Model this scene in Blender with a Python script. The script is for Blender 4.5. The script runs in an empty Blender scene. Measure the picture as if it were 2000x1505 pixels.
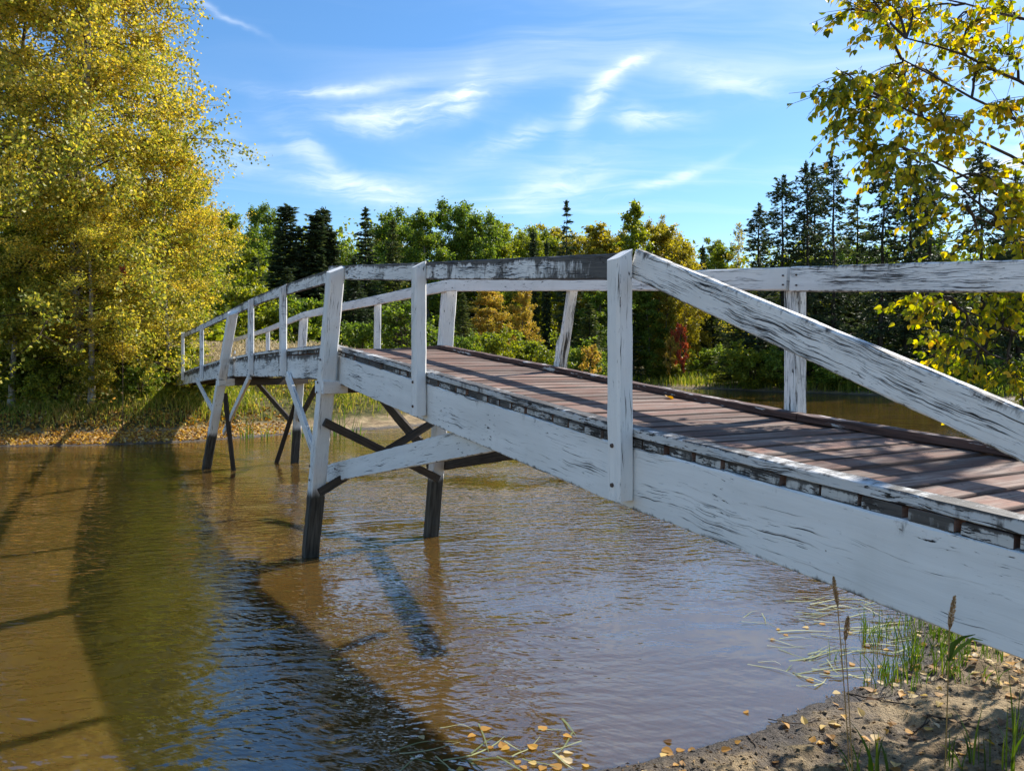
import bpy, math, random
import numpy as np
from mathutils import Vector, noise as mnoise

# ------------------------------------------------------------------ camera, sky, sun
scene = bpy.context.scene
COL = scene.collection
R = math.radians
F, HX, HY = 1450.0, 1000.0, 706.0            # focal length in photo pixels, principal column, horizon row
EYE = 2.03                                   # eye height above the water
cam = bpy.data.cameras.new('camera')
cam.sensor_width = 36.0
cam.lens = 36.0 * F / 2000.0
cam.shift_y = -(752.5 - HY) / 2000.0
cam.clip_start = 0.05
cam.clip_end = 3000
camo = bpy.data.objects.new('camera', cam)
COL.objects.link(camo)
camo.location = (0, 0, EYE)
camo.rotation_euler = (R(90), 0, 0)
scene.camera = camo

SUN_AZ = math.atan2(0.77, 0.63)              # clockwise from +Y
SUN_EL = R(42.5)
world = bpy.data.worlds.new('World')
scene.world = world
world.use_nodes = True
sun = bpy.data.lights.new('sun', 'SUN')
sun.energy = 4.9
sun.angle = R(0.53)
sun.color = (1.0, 0.95, 0.87)
suno = bpy.data.objects.new('sun', sun)
COL.objects.link(suno)
sd = Vector((math.sin(SUN_AZ) * math.cos(SUN_EL), math.cos(SUN_AZ) * math.cos(SUN_EL), math.sin(SUN_EL)))
suno.rotation_euler = sd.to_track_quat('Z', 'Y').to_euler()
suno.location = (30, 30, 40)
scene.view_settings.view_transform = 'Standard'
scene.view_settings.look = 'None'
scene.view_settings.exposure = 0.82
scene.view_settings.gamma = 1.0
scene.view_settings.use_curve_mapping = False
scene.cycles.max_bounces = 7
scene.cycles.diffuse_bounces = 3
scene.cycles.transmission_bounces = 5
scene.cycles.glossy_bounces = 3
world.cycles.sampling_method = 'MANUAL'
world.cycles.sample_map_resolution = 512
scene.cycles.transparent_max_bounces = 4
scene.cycles.caustics_reflective = False
scene.cycles.caustics_refractive = False


class NT:
    """small helper for writing node trees"""
    def __init__(self, tree):
        self.t = tree
        tree.nodes.clear()

    def n(self, typ, **kw):
        nd = self.t.nodes.new(typ)
        for k, v in kw.items():
            setattr(nd, k, v)
        return nd

    def set(self, sock, v):
        if hasattr(v, 'is_output'):
            self.t.links.new(v, sock)
        else:
            sock.default_value = v

    def math(self, op, a, b=0.0, c=0.0, clamp=False):
        nd = self.n('ShaderNodeMath', operation=op)
        nd.use_clamp = clamp
        self.set(nd.inputs[0], a); self.set(nd.inputs[1], b); self.set(nd.inputs[2], c)
        return nd.outputs[0]

    def rng(self, v, a, b, c=0.0, d=1.0, smooth=True):
        nd = self.n('ShaderNodeMapRange', interpolation_type='SMOOTHSTEP' if smooth else 'LINEAR')
        self.set(nd.inputs[0], v)
        for i, x in enumerate((a, b, c, d)):
            self.set(nd.inputs[i + 1], x)
        return nd.outputs[0]

    def noise(self, vec, scale=1.0, detail=3.0, rough=0.55, dist=0.0, out=0):
        nd = self.n('ShaderNodeTexNoise')
        if vec is not None:
            self.set(nd.inputs['Vector'], vec)
        nd.inputs['Scale'].default_value = scale
        nd.inputs['Detail'].default_value = detail
        nd.inputs['Roughness'].default_value = rough
        nd.inputs['Distortion'].default_value = dist
        return nd.outputs[out]

    def vmul(self, vec, s):
        nd = self.n('ShaderNodeVectorMath', operation='MULTIPLY')
        self.set(nd.inputs[0], vec); self.set(nd.inputs[1], s)
        return nd.outputs[0]

    def vadd(self, vec, s):
        nd = self.n('ShaderNodeVectorMath', operation='ADD')
        self.set(nd.inputs[0], vec); self.set(nd.inputs[1], s)
        return nd.outputs[0]

    def comb(self, x, y, z):
        nd = self.n('ShaderNodeCombineXYZ')
        self.set(nd.inputs[0], x); self.set(nd.inputs[1], y); self.set(nd.inputs[2], z)
        return nd.outputs[0]

    def sep(self, v):
        nd = self.n('ShaderNodeSeparateXYZ')
        self.set(nd.inputs[0], v)
        return nd.outputs

    def mix(self, f, a, b, mode='MIX'):
        nd = self.n('ShaderNodeMix', data_type='RGBA', blend_type=mode)
        self.set(nd.inputs['Factor'], f)
        self.set(nd.inputs[6], a if hasattr(a, 'is_output') else (*a, 1.0))
        self.set(nd.inputs[7], b if hasattr(b, 'is_output') else (*b, 1.0))
        return nd.outputs[2]

    def ramp(self, f, stops):
        nd = self.n('ShaderNodeValToRGB')
        self.set(nd.inputs[0], f)
        el = nd.color_ramp.elements
        while len(el) < len(stops):
            el.new(0.5)
        for e, (p, c) in zip(el, stops):
            e.position = p
            e.color = (*c, 1.0)
        return nd.outputs[0]

    def attr(self, name, out='Fac'):
        nd = self.n('ShaderNodeAttribute', attribute_name=name)
        return nd.outputs[out]

    def bump(self, h, strength=0.5, dist=0.01):
        nd = self.n('ShaderNodeBump')
        nd.inputs['Strength'].default_value = strength
        nd.inputs['Distance'].default_value = dist
        self.set(nd.inputs['Height'], h)
        return nd.outputs[0]

    def bsdf(self, color, rough=0.6, spec=0.4, normal=None, **kw):
        nd = self.n('ShaderNodeBsdfPrincipled')
        self.set(nd.inputs['Base Color'], color if hasattr(color, 'is_output') else (*color, 1.0))
        self.set(nd.inputs['Roughness'], rough)
        nd.inputs['Specular IOR Level'].default_value = spec
        if normal is not None:
            self.set(nd.inputs['Normal'], normal)
        for k, v in kw.items():
            self.set(nd.inputs[k], v)
        return nd.outputs[0]

    def out(self, sh):
        nd = self.n('ShaderNodeOutputMaterial')
        self.t.links.new(sh, nd.inputs[0])


# world: Nishita sky with cirrus wisps (direction based, the same from everywhere)
def build_world():
    w = NT(world.node_tree)
    sky = w.n('ShaderNodeTexSky', sky_type='NISHITA')
    sky.sun_disc = False
    sky.sun_elevation = SUN_EL
    sky.sun_rotation = SUN_AZ
    sky.altitude = 250
    sky.air_density = 1.0
    sky.dust_density = 0.35
    sky.ozone_density = 2.2
    hs = w.n('ShaderNodeHueSaturation')
    hs.inputs['Saturation'].default_value = 1.34
    hs.inputs['Value'].default_value = 1.0
    w.t.links.new(sky.outputs[0], hs.inputs['Color'])
    skyc = hs.outputs[0]
    d = w.n('ShaderNodeTexCoord').outputs['Generated']
    x, y, z = w.sep(d)[:3]
    # cirrus sheet high above: intersect the view direction with a flat layer
    zz = w.math('MAXIMUM', z, 0.03)
    px = w.math('DIVIDE', x, zz)
    py = w.math('DIVIDE', y, zz)
    P = w.comb(px, py, 0.0)
    warp = w.noise(P, 0.55, 3, 0.5, 0.0, 1)
    wv = w.vmul(w.vadd(warp, (-0.5, -0.5, -0.5)), (1.6, 1.6, 0))
    Q = w.vadd(P, wv)
    rot = w.n('ShaderNodeMapping')
    rot.inputs['Rotation'].default_value = (0, 0, R(-24))
    rot.inputs['Scale'].default_value = (0.45, 1.5, 1)
    w.set(rot.inputs['Vector'], Q)
    veil = w.noise(rot.outputs[0], 0.9, 6, 0.58, 0.6)
    veil = w.rng(veil, 0.44, 0.80)
    patch = w.rng(w.noise(P, 0.33, 2, 0.5), 0.35, 0.66)
    veil = w.math('MULTIPLY', veil, patch)
    veil = w.math('ADD', w.math('MULTIPLY', veil, 0.62), w.rng(z, 0.0, 0.55, 0.05, 0.06))
    # individual streaks, in tangent-plane coordinates a = x/y, b = z/y (photo pixels / focal length)
    yy = w.math('MAXIMUM', y, 0.05)
    a = w.math('DIVIDE', x, yy)
    b = w.math('DIVIDE', z, yy)
    AB = w.comb(a, b, 0)
    nw = w.vadd(w.noise(AB, 7.0, 4, 0.6, 0.0, 1), (-0.5, -0.5, -0.5))
    AB2 = w.vadd(AB, w.vmul(nw, (0.085, 0.055, 0)))
    sx = w.sep(AB2)
    front = w.rng(y, 0.1, 0.3)
    fmap = w.n('ShaderNodeMapping')
    fmap.inputs['Rotation'].default_value = (0, 0, R(-14))
    fmap.inputs['Scale'].default_value = (7, 40, 1)
    w.set(fmap.inputs['Vector'], AB2)
    fib = w.rng(w.noise(fmap.outputs[0], 1.0, 7, 0.66, 0.5), 0.30, 0.68, 0.12, 1.0)
    total = veil
    # px, py of centre, half length, half width, tilt (deg), bend, strength
    wisps = [(660, 178, 130, 13, 3, 0.9, 0.75), (800, 222, 165, 26, 9, 0.7, 0.95), (915, 185, 60, 24, 62, 0.4, 0.7),
             (640, 330, 120, 22, -38, 0.5, 0.55), (720, 378, 120, 24, -6, 0.3, 0.75),
             (1155, 185, 80, 26, 52, -0.3, 0.8), (1235, 112, 60, 12, 30, -0.5, 0.75),
             (1275, 224, 75, 24, -2, 0.0, 0.75), (1420, 160, 110, 30, -14, 0.3, 0.5),
             (1300, 350, 105, 11, 18, 0.5, 0.8), (1090, 360, 110, 40, 22, 0.2, 0.55),
             (1000, 275, 90, 20, 25, 0.2, 0.5), (420, 25, 80, 7, -22, 0.0, 0.4),
             (480, 300, 90, 40, -10, 0, 0.4), (1960, 330, 130, 60, 12, 0.1, 0.9), (2200, 240, 160, 50, 8, 0.1, 0.8)]
    for (cx, cy, hl, hw, tilt, bend, st) in wisps:
        ca, cb = (cx - HX) / F, (HY - cy) / F
        t = R(tilt)
        da = w.math('SUBTRACT', sx[0], ca)
        db = w.math('SUBTRACT', sx[1], cb)
        u = w.math('ADD', w.math('MULTIPLY', da, math.cos(t) * F / hl), w.math('MULTIPLY', db, math.sin(t) * F / hl))
        v = w.math('SUBTRACT', w.math('MULTIPLY', db, math.cos(t) * F / hw), w.math('MULTIPLY', da, math.sin(t) * F / hw))
        v = w.math('SUBTRACT', v, w.math('MULTIPLY', w.math('MULTIPLY', u, u), bend))
        r2 = w.math('ADD', w.math('MULTIPLY', u, u), w.math('MULTIPLY', v, v))
        m = w.math('POWER', 2.718, w.math('MULTIPLY', r2, -1.1))
        m = w.math('MULTIPLY', m, fib)
        total = w.math('ADD', total, w.math('MULTIPLY', w.math('MULTIPLY', m, st), front))
    total = w.math('MINIMUM', total, 0.9)
    cl = w.mix(total, skyc, (6.1, 6.7, 7.3))
    bg = w.n('ShaderNodeBackground')
    bg.inputs['Strength'].default_value = 0.108
    w.t.links.new(cl, bg.inputs['Color'])
    o = w.n('ShaderNodeOutputWorld')
    w.t.links.new(bg.outputs[0], o.inputs[0])


build_world()


# ------------------------------------------------------------------ helpers
def px_dir(x, y):
    return np.array([(x - HX) / F, 1.0, (HY - y) / F])


def at_depth(x, y, Y):
    """photo pixel to a point at forward distance Y"""
    return np.array([0, 0, EYE]) + px_dir(x, y) * Y


def on_height(x, y, z=0.0):
    d = px_dir(x, y)
    return np.array([0, 0, EYE]) + d * ((z - EYE) / d[2])


def tag(o, label=None, cat=None, group=None, kind=None):
    for k, v in (('label', label), ('category', cat), ('group', group), ('kind', kind)):
        if v:
            o[k] = v
    return o


def new_obj(name, data, parent=None):
    o = bpy.data.objects.new(name, data)
    COL.objects.link(o)
    if parent is not None:
        o.parent = parent
    return o


def empty(name, loc=(0, 0, 0)):
    o = bpy.data.objects.new(name, None)
    o.empty_display_size = 0.2
    COL.objects.link(o)
    o.location = loc
    return o


def np_mesh(name, V, faces, attrs=None, mats=(), smooth=False, mat_idx=None, uv=None):
    """faces: list of int arrays (n,k)"""
    me = bpy.data.meshes.new(name)
    V = np.asarray(V, dtype=np.float32)
    me.vertices.add(len(V))
    me.vertices.foreach_set('co', V.ravel())
    loops = np.concatenate([np.asarray(f, dtype=np.int32).ravel() for f in faces])
    sizes = np.concatenate([np.full(len(f), np.asarray(f).shape[1], dtype=np.int32) for f in faces])
    starts = np.concatenate([[0], np.cumsum(sizes)[:-1]]).astype(np.int32)
    me.loops.add(len(loops))
    me.loops.foreach_set('vertex_index', loops)
    me.polygons.add(len(sizes))
    me.polygons.foreach_set('loop_start', starts)
    if mat_idx is not None:
        me.polygons.foreach_set('material_index', np.asarray(mat_idx, dtype=np.int32))
    me.update(calc_edges=True)
    me.polygons.foreach_set('use_smooth', np.full(len(sizes), smooth, dtype=bool))
    for k, a in (attrs or {}).items():
        at = me.attributes.new(k, 'FLOAT', 'POINT')
        at.data.foreach_set('value', np.asarray(a, dtype=np.float32))
    if uv is not None:
        l = me.uv_layers.new(name='UVMap')
        l.data.foreach_set('uv', np.asarray(uv, dtype=np.float32).ravel())
    for m in mats:
        me.materials.append(m)
    return me


class Tubes:
    """collects tapered tubes into one mesh"""
    def __init__(self, sides=5):
        self.V, self.F, self.n, self.s, self.R = [], [], 0, sides, []

    def add(self, pts, rad, sides=None):
        s = sides or self.s
        pts = np.asarray(pts, float)
        k = len(pts)
        rad = np.broadcast_to(np.asarray(rad, float), (k,))
        tang = np.gradient(pts, axis=0)
        tang /= np.linalg.norm(tang, axis=1)[:, None] + 1e-9
        ref = np.array([0.31, 0.95, 0.08])
        if abs(tang[0] @ ref) > 0.9:
            ref = np.array([0.95, -0.2, 0.25])
        u = np.cross(tang, ref)
        u /= np.linalg.norm(u, axis=1)[:, None] + 1e-9
        v = np.cross(tang, u)
        ang = np.arange(s) * 2 * math.pi / s
        ring = (np.cos(ang)[None, :, None] * u[:, None, :] + np.sin(ang)[None, :, None] * v[:, None, :]) * rad[:, None, None]
        self.V.append((pts[:, None, :] + ring).reshape(-1, 3))
        i = np.arange(k - 1)[:, None] * s
        j = np.arange(s)[None, :]
        jn = (j + 1) % s
        q = np.stack([i + j, i + jn, i + s + jn, i + s + j], -1).reshape(-1, 4) + self.n
        self.F.append(q)
        self.n += k * s
        self.R.append(np.repeat(rad, s))

    def mesh(self, name, mat, smooth=True):
        return np_mesh(name, np.concatenate(self.V), [np.concatenate(self.F)], {'rad': np.concatenate(self.R)}, mats=[mat], smooth=smooth)


def rand_unit(rg, n):
    v = rg.normal(size=(n, 3))
    return v / (np.linalg.norm(v, axis=1)[:, None] + 1e-9)


def leaf_mesh(name, rg, P, size, mat, cv=None, axis=None, aspect=0.72, spread=1.0):
    """one folded diamond leaf per point"""
    n = len(P)
    size = np.broadcast_to(np.asarray(size, float), (n,)) * rg.uniform(0.7, 1.25, n)
    a = rand_unit(rg, n)
    if axis is not None:
        a = a * spread + axis
        a /= np.linalg.norm(a, axis=1)[:, None] + 1e-9
    b = np.cross(a, rand_unit(rg, n))
    b /= np.linalg.norm(b, axis=1)[:, None] + 1e-9
    hl = (a * size[:, None]) * 0.5
    hw = (b * size[:, None]) * 0.5 * aspect
    nrm = np.cross(a, b) * size[:, None] * 0.10
    V = np.stack([P - hl, P + hw - hl * 0.1 + nrm, P + hl, P - hw - hl * 0.1 + nrm], 1).reshape(-1, 3)
    i = np.arange(n)[:, None] * 4
    T = np.concatenate([i + np.array([[0, 1, 2]]), i + np.array([[0, 2, 3]])], 0)
    lv = np.repeat(rg.uniform(0, 1, n), 4)
    c = np.repeat(np.zeros(n) + 0.5 if cv is None else cv, 4)
    return np_mesh(name, V, [T], {'lv': lv, 'cv': c}, [mat])


# ------------------------------------------------------------------ materials
MATS = {}


def new_mat(name):
    m = bpy.data.materials.new(name)
    m.use_nodes = True
    MATS[name] = m
    return m, NT(m.node_tree)


def leaf_mat(name, stops, transl=0.45, val=1.0, rough=0.45):
    m, t = new_mat(name)
    lv, cv = t.attr('lv'), t.attr('cv')
    oi = t.n('ShaderNodeObjectInfo').outputs['Random']
    f = t.math('ADD', t.math('MULTIPLY', lv, 0.62), t.math('MULTIPLY', cv, 0.38))
    f = t.math('ADD', f, t.math('MULTIPLY', t.math('SUBTRACT', oi, 0.5), 0.16), clamp=True)
    c = t.ramp(f, stops)
    hs = t.n('ShaderNodeHueSaturation')
    t.set(hs.inputs['Color'], c)
    t.set(hs.inputs['Value'], t.math('MULTIPLY', t.rng(lv, 0, 1, 0.8, 1.15, False), val))
    col = hs.outputs[0]
    d = t.bsdf(col, rough, 0.35)
    tr = t.n('ShaderNodeBsdfTranslucent')
    hs2 = t.n('ShaderNodeHueSaturation')
    hs2.inputs['Saturation'].default_value = 1.12
    hs2.inputs['Value'].default_value = 1.25
    t.set(hs2.inputs['Color'], col)
    t.set(tr.inputs[0], hs2.outputs[0])
    mx = t.n('ShaderNodeMixShader')
    mx.inputs[0].default_value = transl
    t.t.links.new(d, mx.inputs[1]); t.t.links.new(tr.outputs[0], mx.inputs[2])
    t.out(mx.outputs[0])
    return m


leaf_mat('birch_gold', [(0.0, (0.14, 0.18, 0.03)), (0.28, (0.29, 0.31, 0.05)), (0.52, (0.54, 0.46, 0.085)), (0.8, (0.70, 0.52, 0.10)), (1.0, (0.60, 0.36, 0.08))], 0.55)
leaf_mat('birch_near', [(0.0, (0.07, 0.11, 0.014)), (0.3, (0.20, 0.25, 0.02)), (0.55, (0.46, 0.43, 0.03)), (0.82, (0.66, 0.47, 0.035)), (1.0, (0.42, 0.19, 0.05))], 0.58)
leaf_mat('green_leaf', [(0.0, (0.05, 0.09, 0.018)), (0.5, (0.16, 0.235, 0.035)), (1.0, (0.38, 0.40, 0.06))], 0.52)
leaf_mat('lime_leaf', [(0.0, (0.07, 0.11, 0.016)), (0.5, (0.25, 0.29, 0.036)), (1.0, (0.46, 0.42, 0.055))], 0.52)
leaf_mat('gold_leaf', [(0.0, (0.12, 0.13, 0.018)), (0.5, (0.40, 0.34, 0.05)), (1.0, (0.58, 0.44, 0.08))], 0.52)
leaf_mat('orange_leaf', [(0.0, (0.22, 0.22, 0.03)), (0.4, (0.50, 0.38, 0.07)), (1.0, (0.66, 0.40, 0.13))], 0.5)
leaf_mat('red_leaf', [(0.0, (0.20, 0.06, 0.03)), (0.5, (0.46, 0.09, 0.05)), (1.0, (0.56, 0.20, 0.08))], 0.4)
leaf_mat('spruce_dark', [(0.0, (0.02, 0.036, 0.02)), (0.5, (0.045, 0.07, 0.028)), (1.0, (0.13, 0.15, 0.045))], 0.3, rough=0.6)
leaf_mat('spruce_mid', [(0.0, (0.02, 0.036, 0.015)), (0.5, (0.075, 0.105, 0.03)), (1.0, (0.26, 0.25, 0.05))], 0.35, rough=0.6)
leaf_mat('bank_grass', [(0.0, (0.08, 0.14, 0.018)), (0.35, (0.22, 0.28, 0.035)), (0.6, (0.40, 0.36, 0.07)), (0.82, (0.50, 0.36, 0.12)), (1.0, (0.52, 0.24, 0.06))], 0.5)
leaf_mat('dry_plume', [(0.0, (0.28, 0.22, 0.10)), (0.5, (0.46, 0.37, 0.21)), (1.0, (0.58, 0.48, 0.32))], 0.35, rough=0.8)
leaf_mat('reed_green', [(0.0, (0.045, 0.09, 0.012)), (0.6, (0.11, 0.19, 0.022)), (1.0, (0.24, 0.28, 0.04))], 0.45)
leaf_mat('floating_grass', [(0.0, (0.16, 0.20, 0.07)), (0.6, (0.32, 0.34, 0.16)), (1.0, (0.48, 0.46, 0.26))], 0.25)
leaf_mat('litter', [(0.0, (0.10, 0.05, 0.02)), (0.3, (0.30, 0.15, 0.04)), (0.5, (0.52, 0.27, 0.045)), (0.72, (0.60, 0.40, 0.08)), (1.0, (0.58, 0.47, 0.30))], 0.3, rough=0.6)


def bark_mat(name, c1, c2, bands=False):
    m, t = new_mat(name)
    p = t.n('ShaderNodeTexCoord').outputs['Object']
    a = t.noise(t.vmul(p, (9, 9, 2.0)), 1.5, 5, 0.65)
    c = t.mix(t.rng(a, 0.35, 0.68), c1, c2)
    if bands:
        b = t.noise(t.vmul(p, (2.2, 2.2, 16)), 1.3, 4, 0.6)
        c = t.mix(t.rng(b, 0.60, 0.68), c, (0.03, 0.025, 0.02))
        c = t.mix(t.rng(t.attr('rad'), 0.075, 0.035), c, (0.075, 0.05, 0.035))
    t.out(t.bsdf(c, 0.85, 0.2, t.bump(a, 0.6, 0.03)))
    return m


bark_mat('bark_birch', (0.30, 0.26, 0.21), (0.56, 0.52, 0.46), True)
bark_mat('bark_dark', (0.03, 0.024, 0.02), (0.085, 0.068, 0.055))
bark_mat('bark_grey', (0.09, 0.08, 0.07), (0.22, 0.20, 0.17))
bark_mat('twig_brown', (0.05, 0.035, 0.025), (0.13, 0.09, 0.06))


def paint_mat(name, crack=0.5, grime=0.4, waterline=None, top_grime=1.0, peel=0.3, edge_k=1.0, tint=(0.86, 0.845, 0.815)):
    """old white paint, cracked along the grain, mildewed along the upper edge, over grey-black wood"""
    m, t = new_mat(name)
    uv = t.n('ShaderNodeUVMap', uv_map='UVMap').outputs[0]
    oi = t.n('ShaderNodeObjectInfo').outputs['Random']
    off = t.comb(t.math('MULTIPLY', oi, 53.0), t.math('MULTIPLY', oi, 17.0), 0)
    sc_ = t.math('ADD', 0.72, t.math('MULTIPLY', t.math('FRACT', t.math('MULTIPLY', oi, 13.7)), 0.8))
    q = t.vadd(t.vmul(uv, t.comb(sc_, sc_, 1.0)), off)
    ev = t.attr('ev')
    low = t.noise(t.vmul(q, (1.5, 8.0, 1)), 1.0, 3, 0.55)
    # long splits along the grain, in clusters
    wob = t.vmul(t.vadd(t.noise(q, 3.5, 3, 0.5, 0, 1), (-.5, -.5, -.5)), (0.0, 0.06, 0))
    q2 = t.vadd(q, wob)
    c1 = t.noise(t.vmul(q2, (2.4, 100.0, 1)), 1.0, 4, 0.62)
    th = t.rng(low, 0.32, 0.66, 0.80 - 0.10 * crack, 0.64 - 0.12 * crack, False)
    cr = t.rng(t.math('SUBTRACT', c1, th), 0.0, 0.02)
    # hair cracks
    c3 = t.noise(t.vmul(q2, (7.0, 240.0, 1)), 1.0, 3, 0.6)
    hc = t.math('MULTIPLY', t.rng(t.math('SUBTRACT', c3, t.math('ADD', th, 0.01)), 0.0, 0.02), 0.85)
    cr = t.math('MAXIMUM', cr, hc)
    # short flakes
    c2 = t.noise(t.vmul(q2, (14.0, 70.0, 1)), 1.0, 4, 0.65)
    th2 = t.rng(t.noise(q, 2.4, 3, 0.55), 0.36, 0.68, 0.84 - 0.08 * peel, 0.63 - 0.12 * peel, False)
    fl = t.rng(t.math('SUBTRACT', c2, th2), 0.0, 0.025)
    spots = t.rng(t.noise(t.vmul(q, (34, 34, 1)), 1.0, 2, 0.6), 0.74, 0.78)
    bare = t.math('MAXIMUM', t.math('MAXIMUM', cr, fl), t.math('MULTIPLY', spots, 0.8))
    # mildew, heavier towards the upper and lower arris
    edge = t.math('MAXIMUM', t.rng(ev, 0.62, 1.02, 0.0, top_grime), t.rng(ev, 0.12, -0.02, 0.0, 1.1))
    g1 = t.noise(t.vmul(q, (15.0, 5.0, 1)), 1.0, 5, 0.7)
    g2 = t.noise(t.vmul(q, (1.3, 1.3, 1)), 1.0, 3, 0.6)
    gm = t.math('ADD', t.math('MULTIPLY', edge, 0.30 * edge_k), t.math('MULTIPLY', t.rng(g2, 0.35, 0.75), 0.30 * grime + 0.05))
    gr = t.rng(t.math('ADD', g1, gm), 0.80 - 0.12 * grime, 1.02 - 0.12 * grime)
    gr = t.math('MULTIPLY', gr, 0.92)
    tone = t.noise(t.vmul(q, (0.8, 9.0, 1)), 1.0, 4, 0.6)
    paint = t.mix(t.rng(tone, 0.3, 0.75), tint, tuple(v * 0.86 for v in tint))
    paint = t.mix(t.math('MULTIPLY', t.rng(g2, 0.45, 0.8), 0.25), paint, (0.50, 0.48, 0.42))
    wood = t.mix(t.rng(t.noise(t.vmul(q, (2, 60, 1)), 1.0, 3), 0.3, 0.7), (0.022, 0.02, 0.018), (0.075, 0.066, 0.058))
    halo = t.math('MULTIPLY', t.rng(t.math('SUBTRACT', c1, th), -0.075, 0.0), 0.55)
    halo = t.math('MAXIMUM', halo, t.math('MULTIPLY', t.rng(t.math('SUBTRACT', c2, th2), -0.06, 0.0), 0.5))
    paint = t.mix(halo, paint, (0.40, 0.375, 0.345))
    fine = t.noise(t.vmul(q, (5, 120, 1)), 1.0, 3, 0.6)
    paint = t.mix(t.math('MULTIPLY', t.rng(fine, 0.5, 0.75), 0.15), paint, (0.45, 0.43, 0.40))
    stain = t.noise(t.vmul(q, (3.2, 1.2, 1)), 1.0, 4, 0.6)
    paint = t.mix(t.math('MULTIPLY', t.rng(stain, 0.5, 0.78), 0.20), paint, (0.42, 0.40, 0.34))
    col = t.mix(gr, paint, wood)
    col = t.mix(bare, col, wood)
    if waterline is not None:
        z = t.sep(t.n('ShaderNodeNewGeometry').outputs['Position'])[2]
        zz = t.math('ADD', z, t.math('MULTIPLY', t.math('SUBTRACT', t.noise(t.vmul(q, (6, 30, 1)), 1.0, 3), 0.5), 0.12))
        f = t.rng(zz, waterline + 0.04, waterline - 0.07)
        wet = t.mix(t.rng(t.noise(t.vmul(q, (3, 40, 1)), 1.0, 4), 0.3, 0.75), (0.028, 0.026, 0.021), (0.11, 0.10, 0.084))
        col = t.mix(f, col, wet)
    h = t.math('ADD', t.math('MULTIPLY', bare, -1.0), t.math('MULTIPLY', c1, 0.35))
    t.out(t.bsdf(col, 0.62, 0.18, t.bump(h, 0.7, 0.005)))
    return m


paint_mat('paint_plain', 0.45, 0.25, None, 0.6, 0.25)
paint_mat('paint_post', 0.45, 0.2, 0.70, 0.5, 0.2, tint=(0.86, 0.84, 0.805), edge_k=0.25)
paint_mat('paint_rail', 0.9, 1.15, None, 1.25, 0.9)
paint_mat('paint_split', 1.05, 0.45, None, 0.8, 0.8)
paint_mat('paint_far', 0.6, 0.3, None, 0.7, 0.3, tint=(0.86, 0.84, 0.805), edge_k=0.5)
paint_mat('paint_stringer', 0.42, 0.25, None, 0.5, 0.3)
paint_mat('paint_black', 1.0, 1.5, None, 1.2, 1.1)
paint_mat('paint_worn', 0.9, 0.95, None, 1.2, 0.9)
paint_mat('paint_end', 1.0, 2.1, None, 1.3, 2.0, tint=(0.55, 0.54, 0.51))
paint_mat('paint_curb', 1.2, 0.8, None, 1.0, 1.1, tint=(0.62, 0.62, 0.61))
paint_mat('paint_split_post', 1.2, 0.3, None, 0.5, 0.8, edge_k=0.3)


def deck_mat():
    m, t = new_mat('deck_wood')
    uv = t.n('ShaderNodeUVMap', uv_map='UVMap').outputs[0]
    oi = t.n('ShaderNodeObjectInfo').outputs['Random']
    q = t.vadd(uv, t.comb(t.math('MULTIPLY', oi, 91.0), t.math('MULTIPLY', oi, 37.0), 0))
    g = t.noise(t.vmul(q, (2.2, 60, 1)), 1.0, 5, 0.65)
    w = t.noise(t.vmul(q, (2.4, 9, 1)), 1.0, 4, 0.6)
    stain = t.mix(oi, (0.120, 0.055, 0.036), (0.235, 0.115, 0.074))
    grey = t.mix(t.rng(g, 0.3, 0.7), (0.095, 0.066, 0.050), (0.31, 0.235, 0.185))
    c = t.mix(t.rng(w, 0.36, 0.66), stain, grey)
    c = t.mix(t.math('MULTIPLY', t.rng(g, 0.58, 0.70), 0.75), c, (0.07, 0.045, 0.035))
    dk = t.rng(t.noise(t.vmul(q, (3.5, 5, 1)), 1.0, 4, 0.65), 0.60, 0.75)
    c = t.mix(t.math('MULTIPLY', dk, 0.75), c, (0.055, 0.036, 0.03))
    us = t.sep(uv)
    du = t.math('MINIMUM', t.math('ABSOLUTE', t.math('SUBTRACT', us[0], 0.13)), t.math('MINIMUM', t.math('ABSOLUTE', t.math('SUBTRACT', us[0], 0.50)), t.math('ABSOLUTE', t.math('SUBTRACT', us[0], 0.98))))
    dv = t.math('MINIMUM', t.math('ABSOLUTE', t.math('SUBTRACT', us[1], 0.205)), t.math('ABSOLUTE', t.math('SUBTRACT', us[1], 0.275)))
    nd_ = t.math('SQRT', t.math('ADD', t.math('MULTIPLY', du, du), t.math('MULTIPLY', dv, dv)))
    c = t.mix(t.math('MULTIPLY', t.rng(nd_, 0.007, 0.004), 0.85), c, (0.03, 0.02, 0.018))
    hs = t.n('ShaderNodeHueSaturation')
    hs.inputs['Saturation'].default_value = 0.82
    t.set(hs.inputs['Color'], c)
    t.set(hs.inputs['Value'], t.rng(t.math('FRACT', t.math('MULTIPLY', oi, 7.31)), 0, 1, 0.60, 1.30, False))
    vv = t.math('MINIMUM', t.math('ABSOLUTE', t.math('SUBTRACT', us[1], 0.174)), t.math('ABSOLUTE', t.math('SUBTRACT', us[1], 0.304)))
    edge_dark = t.math('MULTIPLY', t.rng(t.math('ADD', vv, t.math('MULTIPLY', t.math('SUBTRACT', g, 0.5), 0.02)), 0.014, 0.002), 0.7)  # planks get darker along both long edges, unevenly with the grain
    c = t.mix(edge_dark, hs.outputs[0], (0.035, 0.024, 0.02))
    t.out(t.bsdf(c, 0.8, 0.08, t.bump(g, 0.8, 0.006)))


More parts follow.
